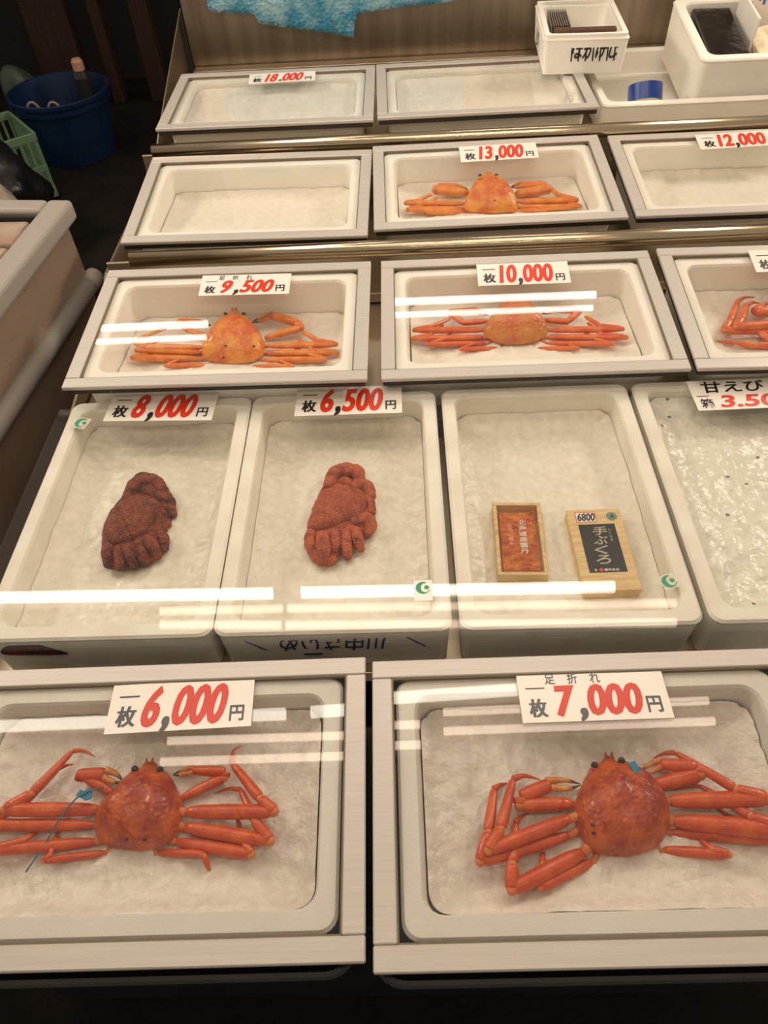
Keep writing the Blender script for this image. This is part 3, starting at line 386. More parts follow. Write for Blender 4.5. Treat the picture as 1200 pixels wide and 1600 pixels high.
def glass_lid(key, label, group='aluminium framed glass covers on the trays'):
    t = thing('glass_cover', label, 'glass cover', tray_matrix(key), group)
    bw, bh = 0.028, 0.021
    for (x0, x1, y0, y1) in ((0, FW, 0, bw), (0, FW, FD-bw, FD), (0, bw, bw+.0006, FD-bw-.0006), (FW-bw, FW, bw+.0006, FD-bw-.0006)):
        b = MB(); b.box(x0, x1, y0, y1, -0.009, 0, 0.0016, seg=1)
        b.build('frame_bar', MT['alu'], t)
    o4, i4 = rr(FW-.008, FD-.008, .002, 1, FW/2, FD/2), rr(FW-.040, FD-.040, .002, 1, FW/2, FD/2)
    b = MB(); b.loft([z_(o4, -.0092), z_(o4, -bh), z_(i4, -bh), z_(i4, -.0122), z_(o4, -.0092)], False, False)
    b.build('shaded_under_frame', MT['under'], t)  # dark band standing in for shade under the aluminium bars
    g = MB(); e = 0.0022
    a0, a1, c0, c1 = bw, FW-bw, bw, FD-bw
    outer = [(a0, c0), (a1, c0), (a1, c1), (a0, c1)]; inn = [(a0+e, c0+e), (a1-e, c0+e), (a1-e, c1-e), (a0+e, c1-e)]
    g.loft([z_(outer, -0.0085), z_(outer, -0.0025), z_(inn, -0.0025), z_(inn, -0.0085)], False, False)
    g.build('gasket', MT['gasket'], t)
    p = MB(); p.box(bw, FW-bw, bw, FD-bw, -0.0085, -0.0045)
    p.build('glass_pane', MT['glass'], t)
    return t

def tray_box(key, label, ice, seed, ice_label, mound=None, h=0.10, amp=0.004):
    M = tray_matrix(key) @ Matrix.Translation((FW/2, FD/2, -0.0215))
    b = foam_box_mb(FW-0.032, FD-0.032, h, 0.044, draft=0.010)
    o = b.build('foam_tray', MT['foam']); o.matrix_world = M
    tag(o, label, 'foam box', 'white foam trays under the framed lids')
    iw, idp = FW-0.032-0.088-0.010, FD-0.032-0.088-0.010
    i_ = ice_mb(iw, idp, 0, seed, amp, mound).build('crushed_ice', MT['ice'])
    i_.matrix_world = tray_matrix(key) @ Matrix.Translation((FW/2, FD/2, ice))
    tag(i_, ice_label, 'ice', 'beds of crushed ice', 'stuff')
    return o

# --- lettering
def text_geo(body, offset=0.0, shear=0.0):
    c = bpy.data.curves.new('lettering', 'FONT'); c.body = body; c.size = 1.0
    c.offset = offset; c.shear = shear; c.resolution_u = 3
    o = bpy.data.objects.new('lettering', c); C.objects.link(o)
    bpy.context.view_layer.update()
    me = bpy.data.meshes.new_from_object(o.evaluated_get(bpy.context.evaluated_depsgraph_get()))
    v = np.array([x.co[:2] for x in me.vertices]).reshape(-1, 2); f = [tuple(p.vertices) for p in me.polygons]
    bpy.data.objects.remove(o); bpy.data.curves.remove(c); bpy.data.meshes.remove(me)
    return v, f

def put_text(b, body, x0, x1, y0, y1, offset=0.0, shear=0.0, z=0.0, rot=0.0):
    """fit text into the rectangle"""
    v, f = text_geo(body, offset, shear)
    lo, hi = v.min(0), v.max(0); s = np.maximum(hi-lo, 1e-6)
    u = (v-lo)/s
    if rot:
        a = rot; q = u-0.5; ca, sa = round(math.cos(a)), round(math.sin(a))
        u = np.stack([q[:, 0]*ca-q[:, 1]*sa, q[:, 0]*sa+q[:, 1]*ca], 1)+0.5
    b.add([(x0+(x1-x0)*p[0], y0+(y1-y0)*p[1], z) for p in u], f)

def run(parts, offset, shear, gap=0.035):
    """lays out [(string, is_black)] on one baseline; returns per-part geometry in em units"""
    x = 0; out = []
    for s, blk in parts:
        v0, f0 = text_geo(s, offset, shear)
        v = np.concatenate([v0+np.array([[dx, 0]]) for dx in (-.022, 0, .022)]); f = [tuple(i+q*len(v0) for i in t) for q in range(3) for t in f0]
        lo = v[:, 0].min(); hi = v[:, 0].max()
        v = v.copy(); v[:, 0] += x-lo; x += hi-lo+gap
        out.append((v, f, blk))
    return out, x-gap

def price_card(name, number, label, note=None, shear=0.25, handwritten=False, bold=0.026):
    t_, ctr, w, h, yaw, tilt = CARDS[name]
    M = tray_matrix(t_) @ Matrix.Translation(ctr) @ Matrix.Rotation(yaw, 4, 'Z') @ Matrix.Rotation(tilt, 4, 'X')
    root = thing('price_card', label, 'price card', M, 'red and black price cards')
    b = MB(); b.box(-w/2, w/2, -h/2, h/2, 0, 0.0012); b.build('card', MT['card'], root)
    zt = 0.0016
    red = MB(); blk = MB(); yen = MB(); com = MB(); nte = MB()
    X = lambda a: -w/2+a*w
    Y = lambda a: -h/2+a*h
    if handwritten:
        put_text(nte, '甘えび', X(.10), X(.62), Y(.56), Y(.95), 0.02, 0.1, zt)
        put_text(blk, '一', X(.03), X(.13), Y(.45), Y(.475), 0.012, 0, zt)
        put_text(blk, '箱', X(.04), X(.145), Y(.06), Y(.38), 0.02, 0, zt)
        put_text(red, '3.500', X(.19), X(.80), Y(.06), Y(.47), 0.03, 0.2, zt)
        put_text(yen, '円', X(.84), X(.95), Y(.08), Y(.36), 0.02, 0, zt)
    else:
        top = 0.66 if note else 0.93
        if note:
            for k, ch in enumerate(note): put_text(nte, ch, X(.19+.155*k), X(.26+.155*k), Y(.74), Y(.96), 0.012, 0, zt)
            put_text(blk, '一', X(.05), X(.18), Y(.66), Y(.685), 0.01, 0, zt)
            [put_text(blk, '枚', X(.055+k*.004), X(.171+k*.004), Y(.10), Y(.46), 0.010, 0, zt+k*.0001) for k in (0, 1, 2)]
            top = 0.72
        else:
            put_text(blk, '一', X(.06), X(.20), Y(.72), Y(.755), 0.012, 0, zt)
            [put_text(blk, '枚', X(.06+k*.004), X(.192+k*.004), Y(.12), Y(.54), 0.010, 0, zt+k*.0001) for k in (0, 1, 2)]
        put_text(yen, '円', X(.845), X(.945), Y(.12), Y(.44), 0.025, 0, zt)
        if number:
            sep = '.' if '.' in number else ','
            a_, c_ = number.split(sep)
            parts, tw = run([(a_, False), (sep, True), (c_, False)], bold, shear)
            x0, x1, y0, y1 = X(.235), X(.825), Y(.13), Y(top)
            ymin = 0.0; ymax = max(v[:, 1].max() for v, f, k in parts)
            for v, f, k in parts:
                pts = [(x0+(x1-x0)*p[0]/tw, y0+(y1-y0)*p[1]/ymax, zt+.00012*(3*i_//len(v))) for i_, p in enumerate(v)]
                (com if k else red).add(pts, f)
    if red.v: red.build('red_lettering', MT['red_ink'], root)
    for nm, q in (('counter_word', blk), ('yen_sign', yen), ('comma', com), ('note_lettering', nte)):
        if q.v: q.build(nm, MT['black_ink'], root)
    return root

# --- snow crabs
def limb_mb(b, p0, p1, r0, r1, mi=0, merus=False, flat=0.82, n=12, pointed=False):
    p0, p1 = Vector(p0), Vector(p1); d = p1-p0; L = d.length
    if L < 1e-5: return
    pts = []; rad = []
    prof = [(0, .0), (.01, .45), (.03, .75), (.07, .92), (.15, 1.0), (.35, 1.04), (.6, 1.04), (.82, 1.02), (.93, .95), (.975, .75), (.995, .4), (1, 0)]
    if merus: prof = [(0, 0), (.01, .35), (.03, .55), (.08, .78), (.2, .98), (.45, 1.08), (.7, 1.08), (.88, 1.02), (.95, .9), (.985, .6), (1, 0)]
    if pointed: prof = [(0, .0), (.02, .6), (.06, .9), (.3, .95), (.6, .9), (.85, .9), (1, 1)]
    for t, k in prof:
        q = p0.lerp(p1, t)
        if pointed: q = q + Vector((0, 0, 0.12*L*math.sin(PI*t)*0.3))
        pts.append(q); rad.append(max(k*(r0+(r1-r0)*t), 0.0003))
    b.tube(pts, rad, n, mi, flat)

def leg_obj(root, J, org, mats, name='leg'):
    b = MB(); P = [Vector((u-org[0], v-org[1], h)) for u, v, h, r in J]; R = [r for *_, r in J]
    for i in range(len(P)-1):
        tip = (i >= 4) or (i == 3 and len(P) == 5)
        if i == 3 and len(P) == 6: # dactyl first half merges with second
            pts = smooth_curve([P[3], P[4], P[5]], 9, False)
            rad = [R[3]*.9+(R[5]-R[3]*.9)*(k/8)**1.2 for k in range(9)]
            b.tube(pts, [max(x, .0005) for x in rad], 10, 0, .85); break
        limb_mb(b, P[i], P[i+1], R[i], R[i+1]*(1 if i == 0 else .95), 0, i == 0)
        if 0 < i: b.ball(P[i], R[i]*.80, 1, 10, (1, 1, .85))
    d = (P[0]-Vector((0, 0, P[0].z))).normalized() if P[0].length > 0 else Vector((1, 0, 0))
    b.tube([P[0]-d*0.018-Vector((0, 0, .002)), P[0]+d*0.004], [R[0]*.75, R[0]*.62], 10, 1)
    return b.build(name, mats, root)

def claw_obj(root, J, org, mats):
    b = MB(); P = [Vector((u-org[0], v-org[1], h)) for u, v, h, r in J]; R = [r for *_, r in J]
    limb_mb(b, P[0], P[1], R[0], R[1], 0, True)
    limb_mb(b, P[1], P[2], R[1]*.95, R[2]*.95, 0)
    b.ball(P[1], R[1]*.85, 1, 10)
    limb_mb(b, P[2], P[3], R[2], R[3], 0)
    d = P[4]-P[3]; side = d.cross(Vector((0, 0, 1))).normalized()
    for s in (-1, 1):
        base = P[3]-d*.12+side*s*R[3]*.45
        pts = smooth_curve([base, P[3]+d*.5+side*s*R[3]*.62, P[4]+side*s*R[3]*.08], 8, False)
        rad = [R[3]*.52*(1-(k/7)**1.6)+.0006 for k in range(8)]
        b.tube(pts[:6], rad[:6], 10, 2, .9)
        b.tube(pts[5:], rad[5:], 10, 3, .9)
    return b.build('claw', mats, root)

def carapace_mb(outline, org, rim, H, seed, spin=0.0, n=72, rough=0.0014, lumps=True, base=0.003, gran=95, K=16, rise=0.0):
    O = [Vector((u-org[0], v-org[1])) for u, v in outline]
    S_ = smooth_curve([(p.x, p.y, 0) for p in O], n, True)
    xs = [p.x for p in S_]; ys = [p.y for p in S_]
    hw, hh = (max(xs)-min(xs))/2, (max(ys)-min(ys))/2
    cx, cy = (max(xs)+min(xs))/2, (max(ys)+min(ys))/2
    ctr = Vector((cx, cy, 0)); loops = []; off = Vector((seed*2.1, seed*5.3, seed))
    def bump(x, y, r):
        a, b_ = (x-cx)/hw, (y-cy)/hh
        g = 0
        if lumps:
            g += .0050*math.exp(-((a/.28)**2+((b_-.28)/.36)**2))
            for s in (-1, 1): g += .0050*math.exp(-(((a-s*.50)/.30)**2+((b_+.18)/.42)**2))
            g += .0030*math.exp(-((a/.26)**2+((b_+.48)/.2)**2))
            g -= .0022*math.exp(-(((abs(a)-.24)/.09)**2))*(1-abs(b_)*.6)
        p = Vector((x, y, 0))
        g += rough*mnoise.noise(p*60+off)+rough*2.6*max(0, .5-mnoise.voronoi(p*gran+off)[0][0])*(0.5+0.5*max(b_, -.4))
        return g*(1-r**6)
    y_lo, y_hi = min(ys), max(ys)
    rimz = lambda y: rim+rise*(y-y_lo)/(y_hi-y_lo)
    under = [(.55, .15), (.82, .40), (.93, .72)]
    for r, dz in under:
        loops.append([(ctr.x+(p.x-ctr.x)*r, ctr.y+(p.y-ctr.y)*r, max(rimz(p.y)*dz, base*.5)) for p in S_])
    for k in range(K, 0, -1):
        r = k/K; l = []
        for p in S_:
            x, y = ctr.x+(p.x-ctr.x)*r, ctr.y+(p.y-ctr.y)*r
            fr = max((y-cy)/hh, 0); z = rimz(y) + H*(1-.62*fr**1.3)*(max(1-r**3.2, 0))**.55 + bump(x, y, r)
            if spin and k == K:
                dd = (p-ctr).normalized()*spin*(mnoise.noise(p*160+off)); x += dd.x; y += dd.y
            l.append((x, y, z))
        loops.append(l)
    b = MB()
    nn = len(under)
    b.loft(loops[:nn+1], True, False, 1, True)
    b.loft(loops[nn:], False, True, 0, True)
    return b

def snow_crab(key, name_label, kind, H=0.030, seed=1):
    d = CRABS[key]
    us = [p[0] for p in d['outline']]; vs_ = [p[1] for p in d['outline']]
    org = ((max(us)+min(us))/2, (max(vs_)+min(vs_))/2)
    root = thing('snow_crab', name_label, 'crab', tray_matrix(d['tray']) @ Matrix.Translation((org[0], org[1], d['ice'])), 'snow crabs on ice')
    sh, lg = MT['crab_%s_shell' % kind], MT['crab_%s' % kind]
    b = carapace_mb(d['outline'], org, 0.015, H, seed, spin=.0012, rise=d['rise'])
    # rostrum horns
    top = max(d['outline'], key=lambda p: p[1])
    for s in (-1, 1):
        q = Vector((top[0]-org[0]+s*.0035, top[1]-org[1]-.006, .019+d['rise']))
        b.tube([q, q+Vector((s*.0012, .009, .001))], [.0034, .0008], 8, 0)
    car_o = b.build('carapace', [sh, MT['crab_pale']], root)
    for e in d['eyes']:
        q = Vector((e[0]-org[0], e[1]-org[1]+.002, .029+d['rise']*.92))
        b = MB(); b.tube([q-Vector((0, .008, .006)), q], [.004, .0046], 8, 0); b.ball(q, .0050, 1, 12)
        b.build('eye', [sh, MT['eye']], root)
    for J in d['legs']: leg_obj(root, J, org, [lg, MT['crab_pale']])
    for J in d['claws']: claw_obj(root, J, org, [lg, MT['crab_pale'], MT['crab_claw'], MT['crab_tip']])
    for k, s in enumerate(d['specks']):
        # leech egg cases stuck on the shell: find the surface height there
        x, y = s[0]-org[0], s[1]-org[1]
        b = MB(); b.ball((0, 0, 0), .0028, 0, 10, (1, .8, .6))
        o = b.build('egg_case', MT['eye'], root)
        car = car_o.data
        z = max((v.co.z for v in car.vertices if (v.co.x-x)**2+(v.co.y-y)**2 < .006**2), default=.04)
        o.location = (x, y, z)
    return root

def hairy_crab(key, label, mats, seed, names):
    d = HAIRY[key]
    us = [p[0] for p in d['outline']]; vs_ = [p[1] for p in d['outline']]
    org = ((max(us)+min(us))/2, (max(vs_)+min(vs_))/2)
    root = thing('hairy_crab', label, 'crab', Matrix.Translation((org[0], org[1], d['ice']+Z0)), 'hairy crabs on ice')
    carapace_mb(d['whole'], org, 0.010, 0.012, seed+5, spin=.0025, n=120, rough=.0016, lumps=False, gran=170, K=20).build('underside', [mats[1], mats[1]], root)
    carapace_mb(d['outline'], org, 0.019, 0.019, seed, spin=.0015, n=140, rough=.0020, lumps=False, gran=260, K=40).build('carapace', [mats[0], mats[1]], root)
    for nm, lobe in zip(names, d['lobes']):
        P = [Vector((u-org[0], v-org[1], h)) for u, v, h, r in lobe]; R = [r for *_, r in lobe]
        n = 24
        pts = smooth_curve(P, n, False); b = MB()
        a = (pts[0]-pts[1]).normalized(); z = (pts[-1]-pts[-2]).normalized()
        rr_ = [np.interp(k/(n-1), np.linspace(0, 1, len(R)), R) for k in range(n)]
        pts = [pts[0]+a*rr_[0]*.8, pts[0]+a*rr_[0]*.6, pts[0]+a*rr_[0]*.3]+pts+[pts[-1]+z*rr_[-1]*.3, pts[-1]+z*rr_[-1]*.6, pts[-1]+z*rr_[-1]*.8]
        rr_ = [rr_[0]*.15, rr_[0]*.6, rr_[0]*.88]+rr_+[rr_[-1]*.88, rr_[-1]*.6, rr_[-1]*.15]
        b.tube(pts, rr_, 24, 0, .85)
        off = Vector((seed, len(b.v), 3))
        b.v = [tuple(Vector(p)*(1)+Vector((mnoise.noise(Vector(p)*260+off), mnoise.noise(Vector(p)*260-off), mnoise.noise(Vector(p)*260+off*2)))*.0017) for p in b.v]
        b.build(nm, mats[1], root)
    return root

def marker(name, label, cat, M, geo, group=None):
    o = geo; o.name = name; o.matrix_world = M; return tag(o, label, cat, group)

# ------------------------------------------------------------------ framed trays, row by row
def tray_box(key, label, ice, seed, ice_label, mound=None, h=0.10, amp=0.004):
    td, ty = (FD-0.058, FD/2+.003) if key[0] == '1' else (FD-0.050, FD/2)
    tw, wl = (FW-.066, .028) if key[0] == '1' else (FW-.050, .030)
    M = tray_matrix(key) @ Matrix.Translation((FW/2, ty, -0.0095))
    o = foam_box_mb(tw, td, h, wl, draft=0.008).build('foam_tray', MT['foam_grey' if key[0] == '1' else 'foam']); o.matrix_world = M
    tag(o, label, 'foam box', 'white foam trays under the framed lids')
    k = 2*0.008*max(-ice+(0 if key[0] in '15' else .013)-0.0095-0.005, 0)/(h-0.025)
    i_ = ice_mb(tw-2*wl-k-0.001, td-2*wl-k-0.001, 0, seed, amp, mound, lift=(.022 if key[0] == '1' else .010), slope=(0.0 if key[0] in '15' else -0.085)).build('crushed_ice', MT['ice' if key[0] == '1' else 'dry_ice_bed'])
    i_.matrix_world = tray_matrix(key) @ Matrix.Translation((FW/2, ty, ice))
    tag(i_, ice_label, 'ice', 'beds of crushed ice', 'stuff')

def cm(key):   # low mound of ice around a crab, in the bed's own coordinates
    d = CRABS[key]; us = [p[0] for p in d['outline']]; vs_ = [p[1] for p in d['outline']]
    return ((max(us)+min(us))/2-FW/2, (max(vs_)+min(vs_))/2-FD/2-.009-.01)

TR = [
 # key, words for the place, ice level, crab key, tray height
 ('1L', 'under the 6,000 yen card', -0.065, 'A', 0.088),
 ('1R', 'under the 7,000 yen card', -0.065, 'B', 0.088),
 ('3L', 'under the 9,500 yen card', -0.088, 'C', 0.118),
 ('3M', 'under the 10,000 yen card', -0.072, 'D', 0.10),
 ('3R', 'cut off by the right picture edge', -0.072, 'F', 0.10),
 ('4L', 'without a card, left of the 13,000 yen tray', -0.068, None, 0.10),
 ('4M', 'under the 13,000 yen card', -0.075, 'E', 0.10),
 ('4R', 'under the 12,000 yen card', -0.072, None, 0.10),
 ('5L', 'under the 18,000 yen card', -0.036, None, 0.10),
 ('5M', 'beside the small foam box of cards', -0.036, None, 0.10),
]
for n, (key, where, ice, ck, h) in enumerate(TR):
    glass_lid(key, 'aluminium framed glass cover '+where)
    mound = None
    if ck:
        mx, my = cm(ck); mound = [(mx, my-.02, .12, .008)]
    else: mound = [(0, 0.0, .22, .004)]
    tray_box(key, 'white foam tray '+where, ice, n+1, 'crushed ice bed '+where, mound, h, .004 if key[0] == '1' else .0028)

# black bins that carry the two front trays
for key, where in (('1L', '6,000 yen'), ('1R', '7,000 yen')):
    M = tray_matrix(key) @ Matrix.Translation((FW/2-.006, FD/2-.002, -0.0225))
    b = MB(); w_, d_ = FW-.008, FD+.020
    L = [z_(rr(w_-.03, d_-.03, .03), -.088), z_(rr(w_-.006, d_-.006, .035), -.012), z_(rr(w_, d_, .036), -.011), z_(rr(w_, d_, .036), -.002), z_(rr(w_-.006, d_-.006, .034), 0),
         z_(rr(w_-.016, d_-.016, .03), 0), z_(rr(w_-.024, d_-.024, .02), -.080)]
    b.loft(L); o = b.build('black_bin', MT['black_plastic']); o.matrix_world = M
    tag(o, 'shallow black plastic bin carrying the %s tray' % where, 'bin', 'black bins under the front trays')
b = MB(); b.box(-.66, .52, .22, .50, 0, Z0-.1145, .004)
tag(b.build('black_stand', MT['black_plastic']), 'black stand beneath the front row of trays', 'stand')

# ------------------------------------------------------------------ the row of long foam boxes under one big pane
BX = [(-0.6728, '2a', 'long foam box with the brown hairy crab under the 8,000 yen card', 'ice in the long box with the brown hairy crab'),
      (-0.3042, '2b', 'long foam box with the pinkish hairy crab and blue handwriting', 'ice in the long box with the pinkish hairy crab'),
      (0.0737, '2c', 'long foam box holding the two small wooden boxes', 'ice in the long box with the two wooden boxes'),
      (0.4493, '2d', 'long foam box of ice without goods under the 3.500 card', 'melting ice in the long box under the 3.500 card')]
BW, BD, BY0, BH = 0.3665, 0.5600, 0.5975, 0.104
old_ice = speckle(mat('melting_ice', srgb(238, 234, 222), 0.22, col2=srgb(222, 217, 202), nscale=40, bump=0.4, bscale=150, bdist=0.004, spec=0.6, ramp=(0.3, 0.7)), srgb(120, 122, 100), 26, 0.10)
for n, (x, key, lab, ilab) in enumerate(BX):
    M = Matrix.Translation((x+BW/2+.0005, BY0+BD/2, Z0))
    o = foam_box_mb(BW, BD, BH, 0.027, draft=0.005, rc=.02).build('foam_box', MT['old_foam']); o.matrix_world = M
    tag(o, lab, 'foam box', 'long foam boxes under the big pane')
    lv = -0.060 if n < 3 else -0.035
    k = 2*0.005*(-lv-.005)/(BH-.025)
    mound = {'2a': [(.01, .0, .10, .006)], '2b': [(.01, .0, .10, .006)], '2c': [(0, -.02, .3, .003)], '2d': [(0.05, 0, .3, .006)]}[key]
    i_ = ice_mb(BW-.054-k-.001, BD-.054-k-.001, 0, 30+n, .0035, mound, lift=.016).build('crushed_ice', old_ice if n == 3 else MT['box_ice'])
    i_.matrix_world = M @ Matrix.Translation((0, 0, lv)); tag(i_, ilab, 'ice', 'beds of crushed ice', 'stuff')
    if key == '2b':     # blue felt-pen writing, upside down on the front face
        b = MB(); q = 0.0006
        sub = MB(); put_text(sub, '川中さいめ', -.085, .085, -.020, .020, .012, .15, 0, PI)
        put_text(sub, '一', -.05, -.02, -.030, -.025, .012, 0, 0)
        for s in (-1, 1): sub.add([(s*.125-.02, .018, 0), (s*.125-.016, .018, 0), (s*.125+.02, -.014, 0), (s*.125+.016, -.014, 0)], [(0, 1, 2, 3)])
        b.add([(p[0], p[1], 0) for p in sub.v], sub.f)
        wq = b.build('handwriting', MT['blue_ink'], o)
        wq.matrix_local = Matrix.Translation((0.0, -BD/2+.0018, -.036)) @ Matrix.Rotation(math.radians(90-3), 4, 'X')
    if key == '2a':     # printed crab picture on the front face
        b = MB(); L = smooth_curve([(-.045, -.012, 0), (-.04, .004, 0), (-.02, .015, 0), (.0, .019, 0), (.02, .014, 0), (.04, .0, 0), (.058, -.016, 0), (.0, -.016, 0)], 40)
        b.add(L, [tuple(range(40))])
        wq = b.build('printed_picture', mat('faded_red_print', srgb(120, 44, 34), .5, col2=srgb(52, 40, 40), nscale=60), o)
        wq.matrix_local = Matrix.Translation((-.112, -BD/2+.0016, -.030)) @ Matrix.Rotation(math.radians(90-3), 4, 'X')

b = MB(); b.box(-0.692, 0.845, 0.578, 1.130, 0.0008+Z0, 0.0068+Z0, .0008, seg=1)
o = b.build('glass_sheet', MT['glass'])
tag(o, 'large clear glass sheet lying across the row of long foam boxes', 'glass')

def stick(name, label, x, y, z, rz, paper, size=.03):
    t = thing(name, label, 'sticker', Matrix.Translation((x, y, z+Z0)) @ Matrix.Rotation(rz, 4, 'Z'), 'green ring mark stickers')
    b = MB()
    if paper: b.box(-size*.62, size*.62, -size*1.05, size*.62, 0, .0004)
    else: b.box(-size*.58, size*.58, -size*.58, size*.58, 0, .0004)
    b.build('backing', MT['card'] if paper else mat('clear_film', srgb(214, 206, 186), .3), t)
    g = MB(); n = 26
    a0, a1 = math.radians(60), math.radians(335)
    lo = []; li = []
    for k in range(n+1):
        a = a0+(a1-a0)*k/n; th = .30*math.sin(PI*min(k/n*1.15, 1))+.06
        lo.append((size*.5*math.cos(a), size*.5*math.sin(a), .0007)); li.append((size*(.5-th)*math.cos(a), size*(.5-th)*math.sin(a), .0007))
    g.add(lo+li, [(k, k+1, n+2+k, n+1+k) for k in range(n)])
    g.add([(size*(.24+.17*math.cos(2*PI*k/16)), size*(.02+.17*math.sin(2*PI*k/16)), .0008) for k in range(16)], [tuple(range(16))])
    g.build('green_mark', mat('green_print', srgb(52, 150, 112), .4), t)
stick('sticker', 'green ring mark at the back left corner of the hairy crab box', -.6345, 1.086, .0072, -.3, False, .026)
stick('sticker', 'white sticker with green ring mark near the pinkish hairy crab', .0208, .6697, .0072, 0, True, .023)
stick('sticker', 'green ring mark sticker in front of the black labelled wooden box', .4018, .6689, .0072, .3, False, .023)

# ------------------------------------------------------------------ crabs
snow_crab('A', 'red snow crab with blue string tag in the 6,000 yen tray', 'red', .032, 1)
snow_crab('B', 'red snow crab with folded legs in the 7,000 yen tray', 'red', .032, 2)
snow_crab('C', 'orange snow crab in the 9,500 yen tray', 'orange', .032, 3)
snow_crab('D', 'snow crab with tan back behind glare in the 10,000 yen tray', 'mid', .028, 4)
snow_crab('E', 'orange snow crab in the 13,000 yen tray', 'orange', .022, 5)
snow_crab('F', 'snow crab half cut off at the right picture edge', 'mid', .034, 6)
LN = ['claw', 'claw']+['leg']*14
hairy_crab('2a', 'dark brown hairy crab lying on ice under the 8,000 yen card', [MT['hairy'], MT['hairy_leg']], 11, LN)
hairy_crab('2b', 'pinkish orange hairy crab lying on ice under the 6,500 yen card', [MT['hairy_pink'], MT['hairy_pink_leg']], 12, LN)

# plastic tags tied on the two front crabs
M = tray_matrix('1L') @ Matrix.Translation((0, 0, -.030))
t = thing('claw_tag', 'blue plastic tag with long string on the 6,000 yen crab', 'tag', M @ Matrix.Translation((.2156, .2124, 0)), 'blue tags on the front crabs')
b = MB(); zz = [(-.012, -.001), (-.008, .007), (-.002, .005), (.004, .008), (.009, .003), (.010, -.006), (.002, -.008), (-.005, -.004)]
b.loft([[(x, y, 0) for x, y in zz], [(x, y, .002) for x, y in zz]]); b.build('tag_plate', MT['blue_tag'], t)
b = MB(); b.tube(smooth_curve([(.018, .014, -.012), (.006, .004, .003), (-.010, -.006, .003), (-.030, -.030, -.006), (-.046, -.058, -.017), (-.066, -.089, -.027)], 30, False), .0011, 8)
b.build('string', MT['string'], t)
M = tray_matrix('1R') @ Matrix.Translation((.352, .233, -.032))
b = MB(); q = [(-.008, .009), (.0015, .012), (.007, -.010), (-.001, -.012)]
b.loft([[(x, y, 0) for x, y in q], [(x, y, .0025) for x, y in q]])
o = b.build('claw_tag', MT['blue_tag']); o.matrix_world = M
tag(o, 'small blue plastic tag beside the eye of the 7,000 yen crab', 'tag', 'blue tags on the front crabs')

# ------------------------------------------------------------------ price cards
price_card('60', '6,000', 'price card reading 6,000 yen')
price_card('70', '7,000', 'price card reading 7,000 yen, characters above', '足折れ', .12)
price_card('80', '8,000', 'price card reading 8,000 yen')
price_card('65', '6,500', 'price card reading 6,500 yen', None, .2)
price_card('35', '3.500', 'handwritten price card reading 3.500', handwritten=True)
price_card('95', '9,500', 'price card reading 9,500 yen, small characters above', '足折れ', .3)
price_card('10', '10,000', 'price card reading 10,000 yen', None, .12)
price_card('xx', None, 'price card cut off by the right picture edge', None)
price_card('13', '13,000', 'price card reading 13,000 yen', None, .2)
price_card('12', '12,000', 'price card reading 12,000 yen', None, .15)
price_card('18', '18.000', 'price card reading 18.000 yen, topmost row', None, .35)

# ------------------------------------------------------------------ the two wooden boxes of sea urchin
wood = mat('pale_thin_wood', srgb(226, 200, 150), .55, col2=srgb(208, 176, 122), nscale=4, stretch=(6, 60, 6))
M = Matrix.Translation((.192, .802, -.0590+Z0)) @ Matrix.Rotation(math.radians(-2.5), 4, 'Z')
t = thing('urchin_tray', 'open wooden tray of orange sea urchin in clear film', 'seafood tray', M)
w_, d_, h_, th = .084, .160, .021, .0065
for i_, (x0, x1, y0, y1) in enumerate(((-w_/2, w_/2, -d_/2, -d_/2+th), (-w_/2, w_/2, d_/2-th, d_/2), (-w_/2, -w_/2+th, -d_/2+th, d_/2-th), (w_/2-th, w_/2, -d_/2+th, d_/2-th))):
    b = MB(); b.box(x0, x1, y0, y1, 0, h_, .0006, seg=1); b.build('tray_side', wood, t)
b = MB(); b.box(-w_/2+th, w_/2-th, -d_/2+th, d_/2-th, 0, .003); b.build('tray_base', wood, t)
urch = mat('sea_urchin_roe', srgb(232, 140, 52), .4, col2=srgb(200, 98, 36), nscale=60, bump=.8, bscale=300, voro=True, bdist=.002)
random.seed(5)
b = MB(); nx, ny = 44, 84; V = []
iw_, id_ = w_-2*th-.006, d_-2*th-.016
for j in range(ny+1):
    for i in range(nx+1):
        x, y = -iw_/2+iw_*i/nx, -id_/2+id_*j/ny
        p = Vector((x*1.0, y*2.6, 1.3))
        c = mnoise.voronoi(p*34)[0]
        z = .0105+.0070*min(1, (c[1]-c[0])*1.6)+.0012*mnoise.noise(Vector((x*500, y*160, 3)))
        if i in (0, nx) or j in (0, ny): z = .003
        V.append((x, y, z))
b.add(V, [(j*(nx+1)+i, j*(nx+1)+i+1, (j+1)*(nx+1)+i+1, (j+1)*(nx+1)+i) for j in range(ny) for i in range(nx)], 0, True)
o = b.build('sea_urchin', urch, t); o['kind'] = 'stuff'
film = glass_mat('clear_film_wrap', (.97, .95, .90, 1), .06, .12)
b = MB(); n = 12; V = []
for j in range(n+1):
    for i in range(n+1):
        x, y = -w_/2-.002+(w_+.004)*i/n, -d_/2-.002+(d_+.004)*j/n
        V.append((x, y, .0208+.0012*mnoise.noise(Vector((x*60, y*60, 1)))))
b.add(V, [(j*(n+1)+i, j*(n+1)+i+1, (j+1)*(n+1)+i+1, (j+1)*(n+1)+i) for j in range(n) for i in range(n)], 0, True)
b.build('film', film, t)
b = MB()
for k, ch in enumerate('北海道産雲丹'): put_text(b, ch, -.001, .013, .026-.0125*k, .037-.0125*k, .02, 0, .0226)
b.build('printed_characters', mat('pale_print', srgb(214, 206, 190), .4), t)
b = MB()
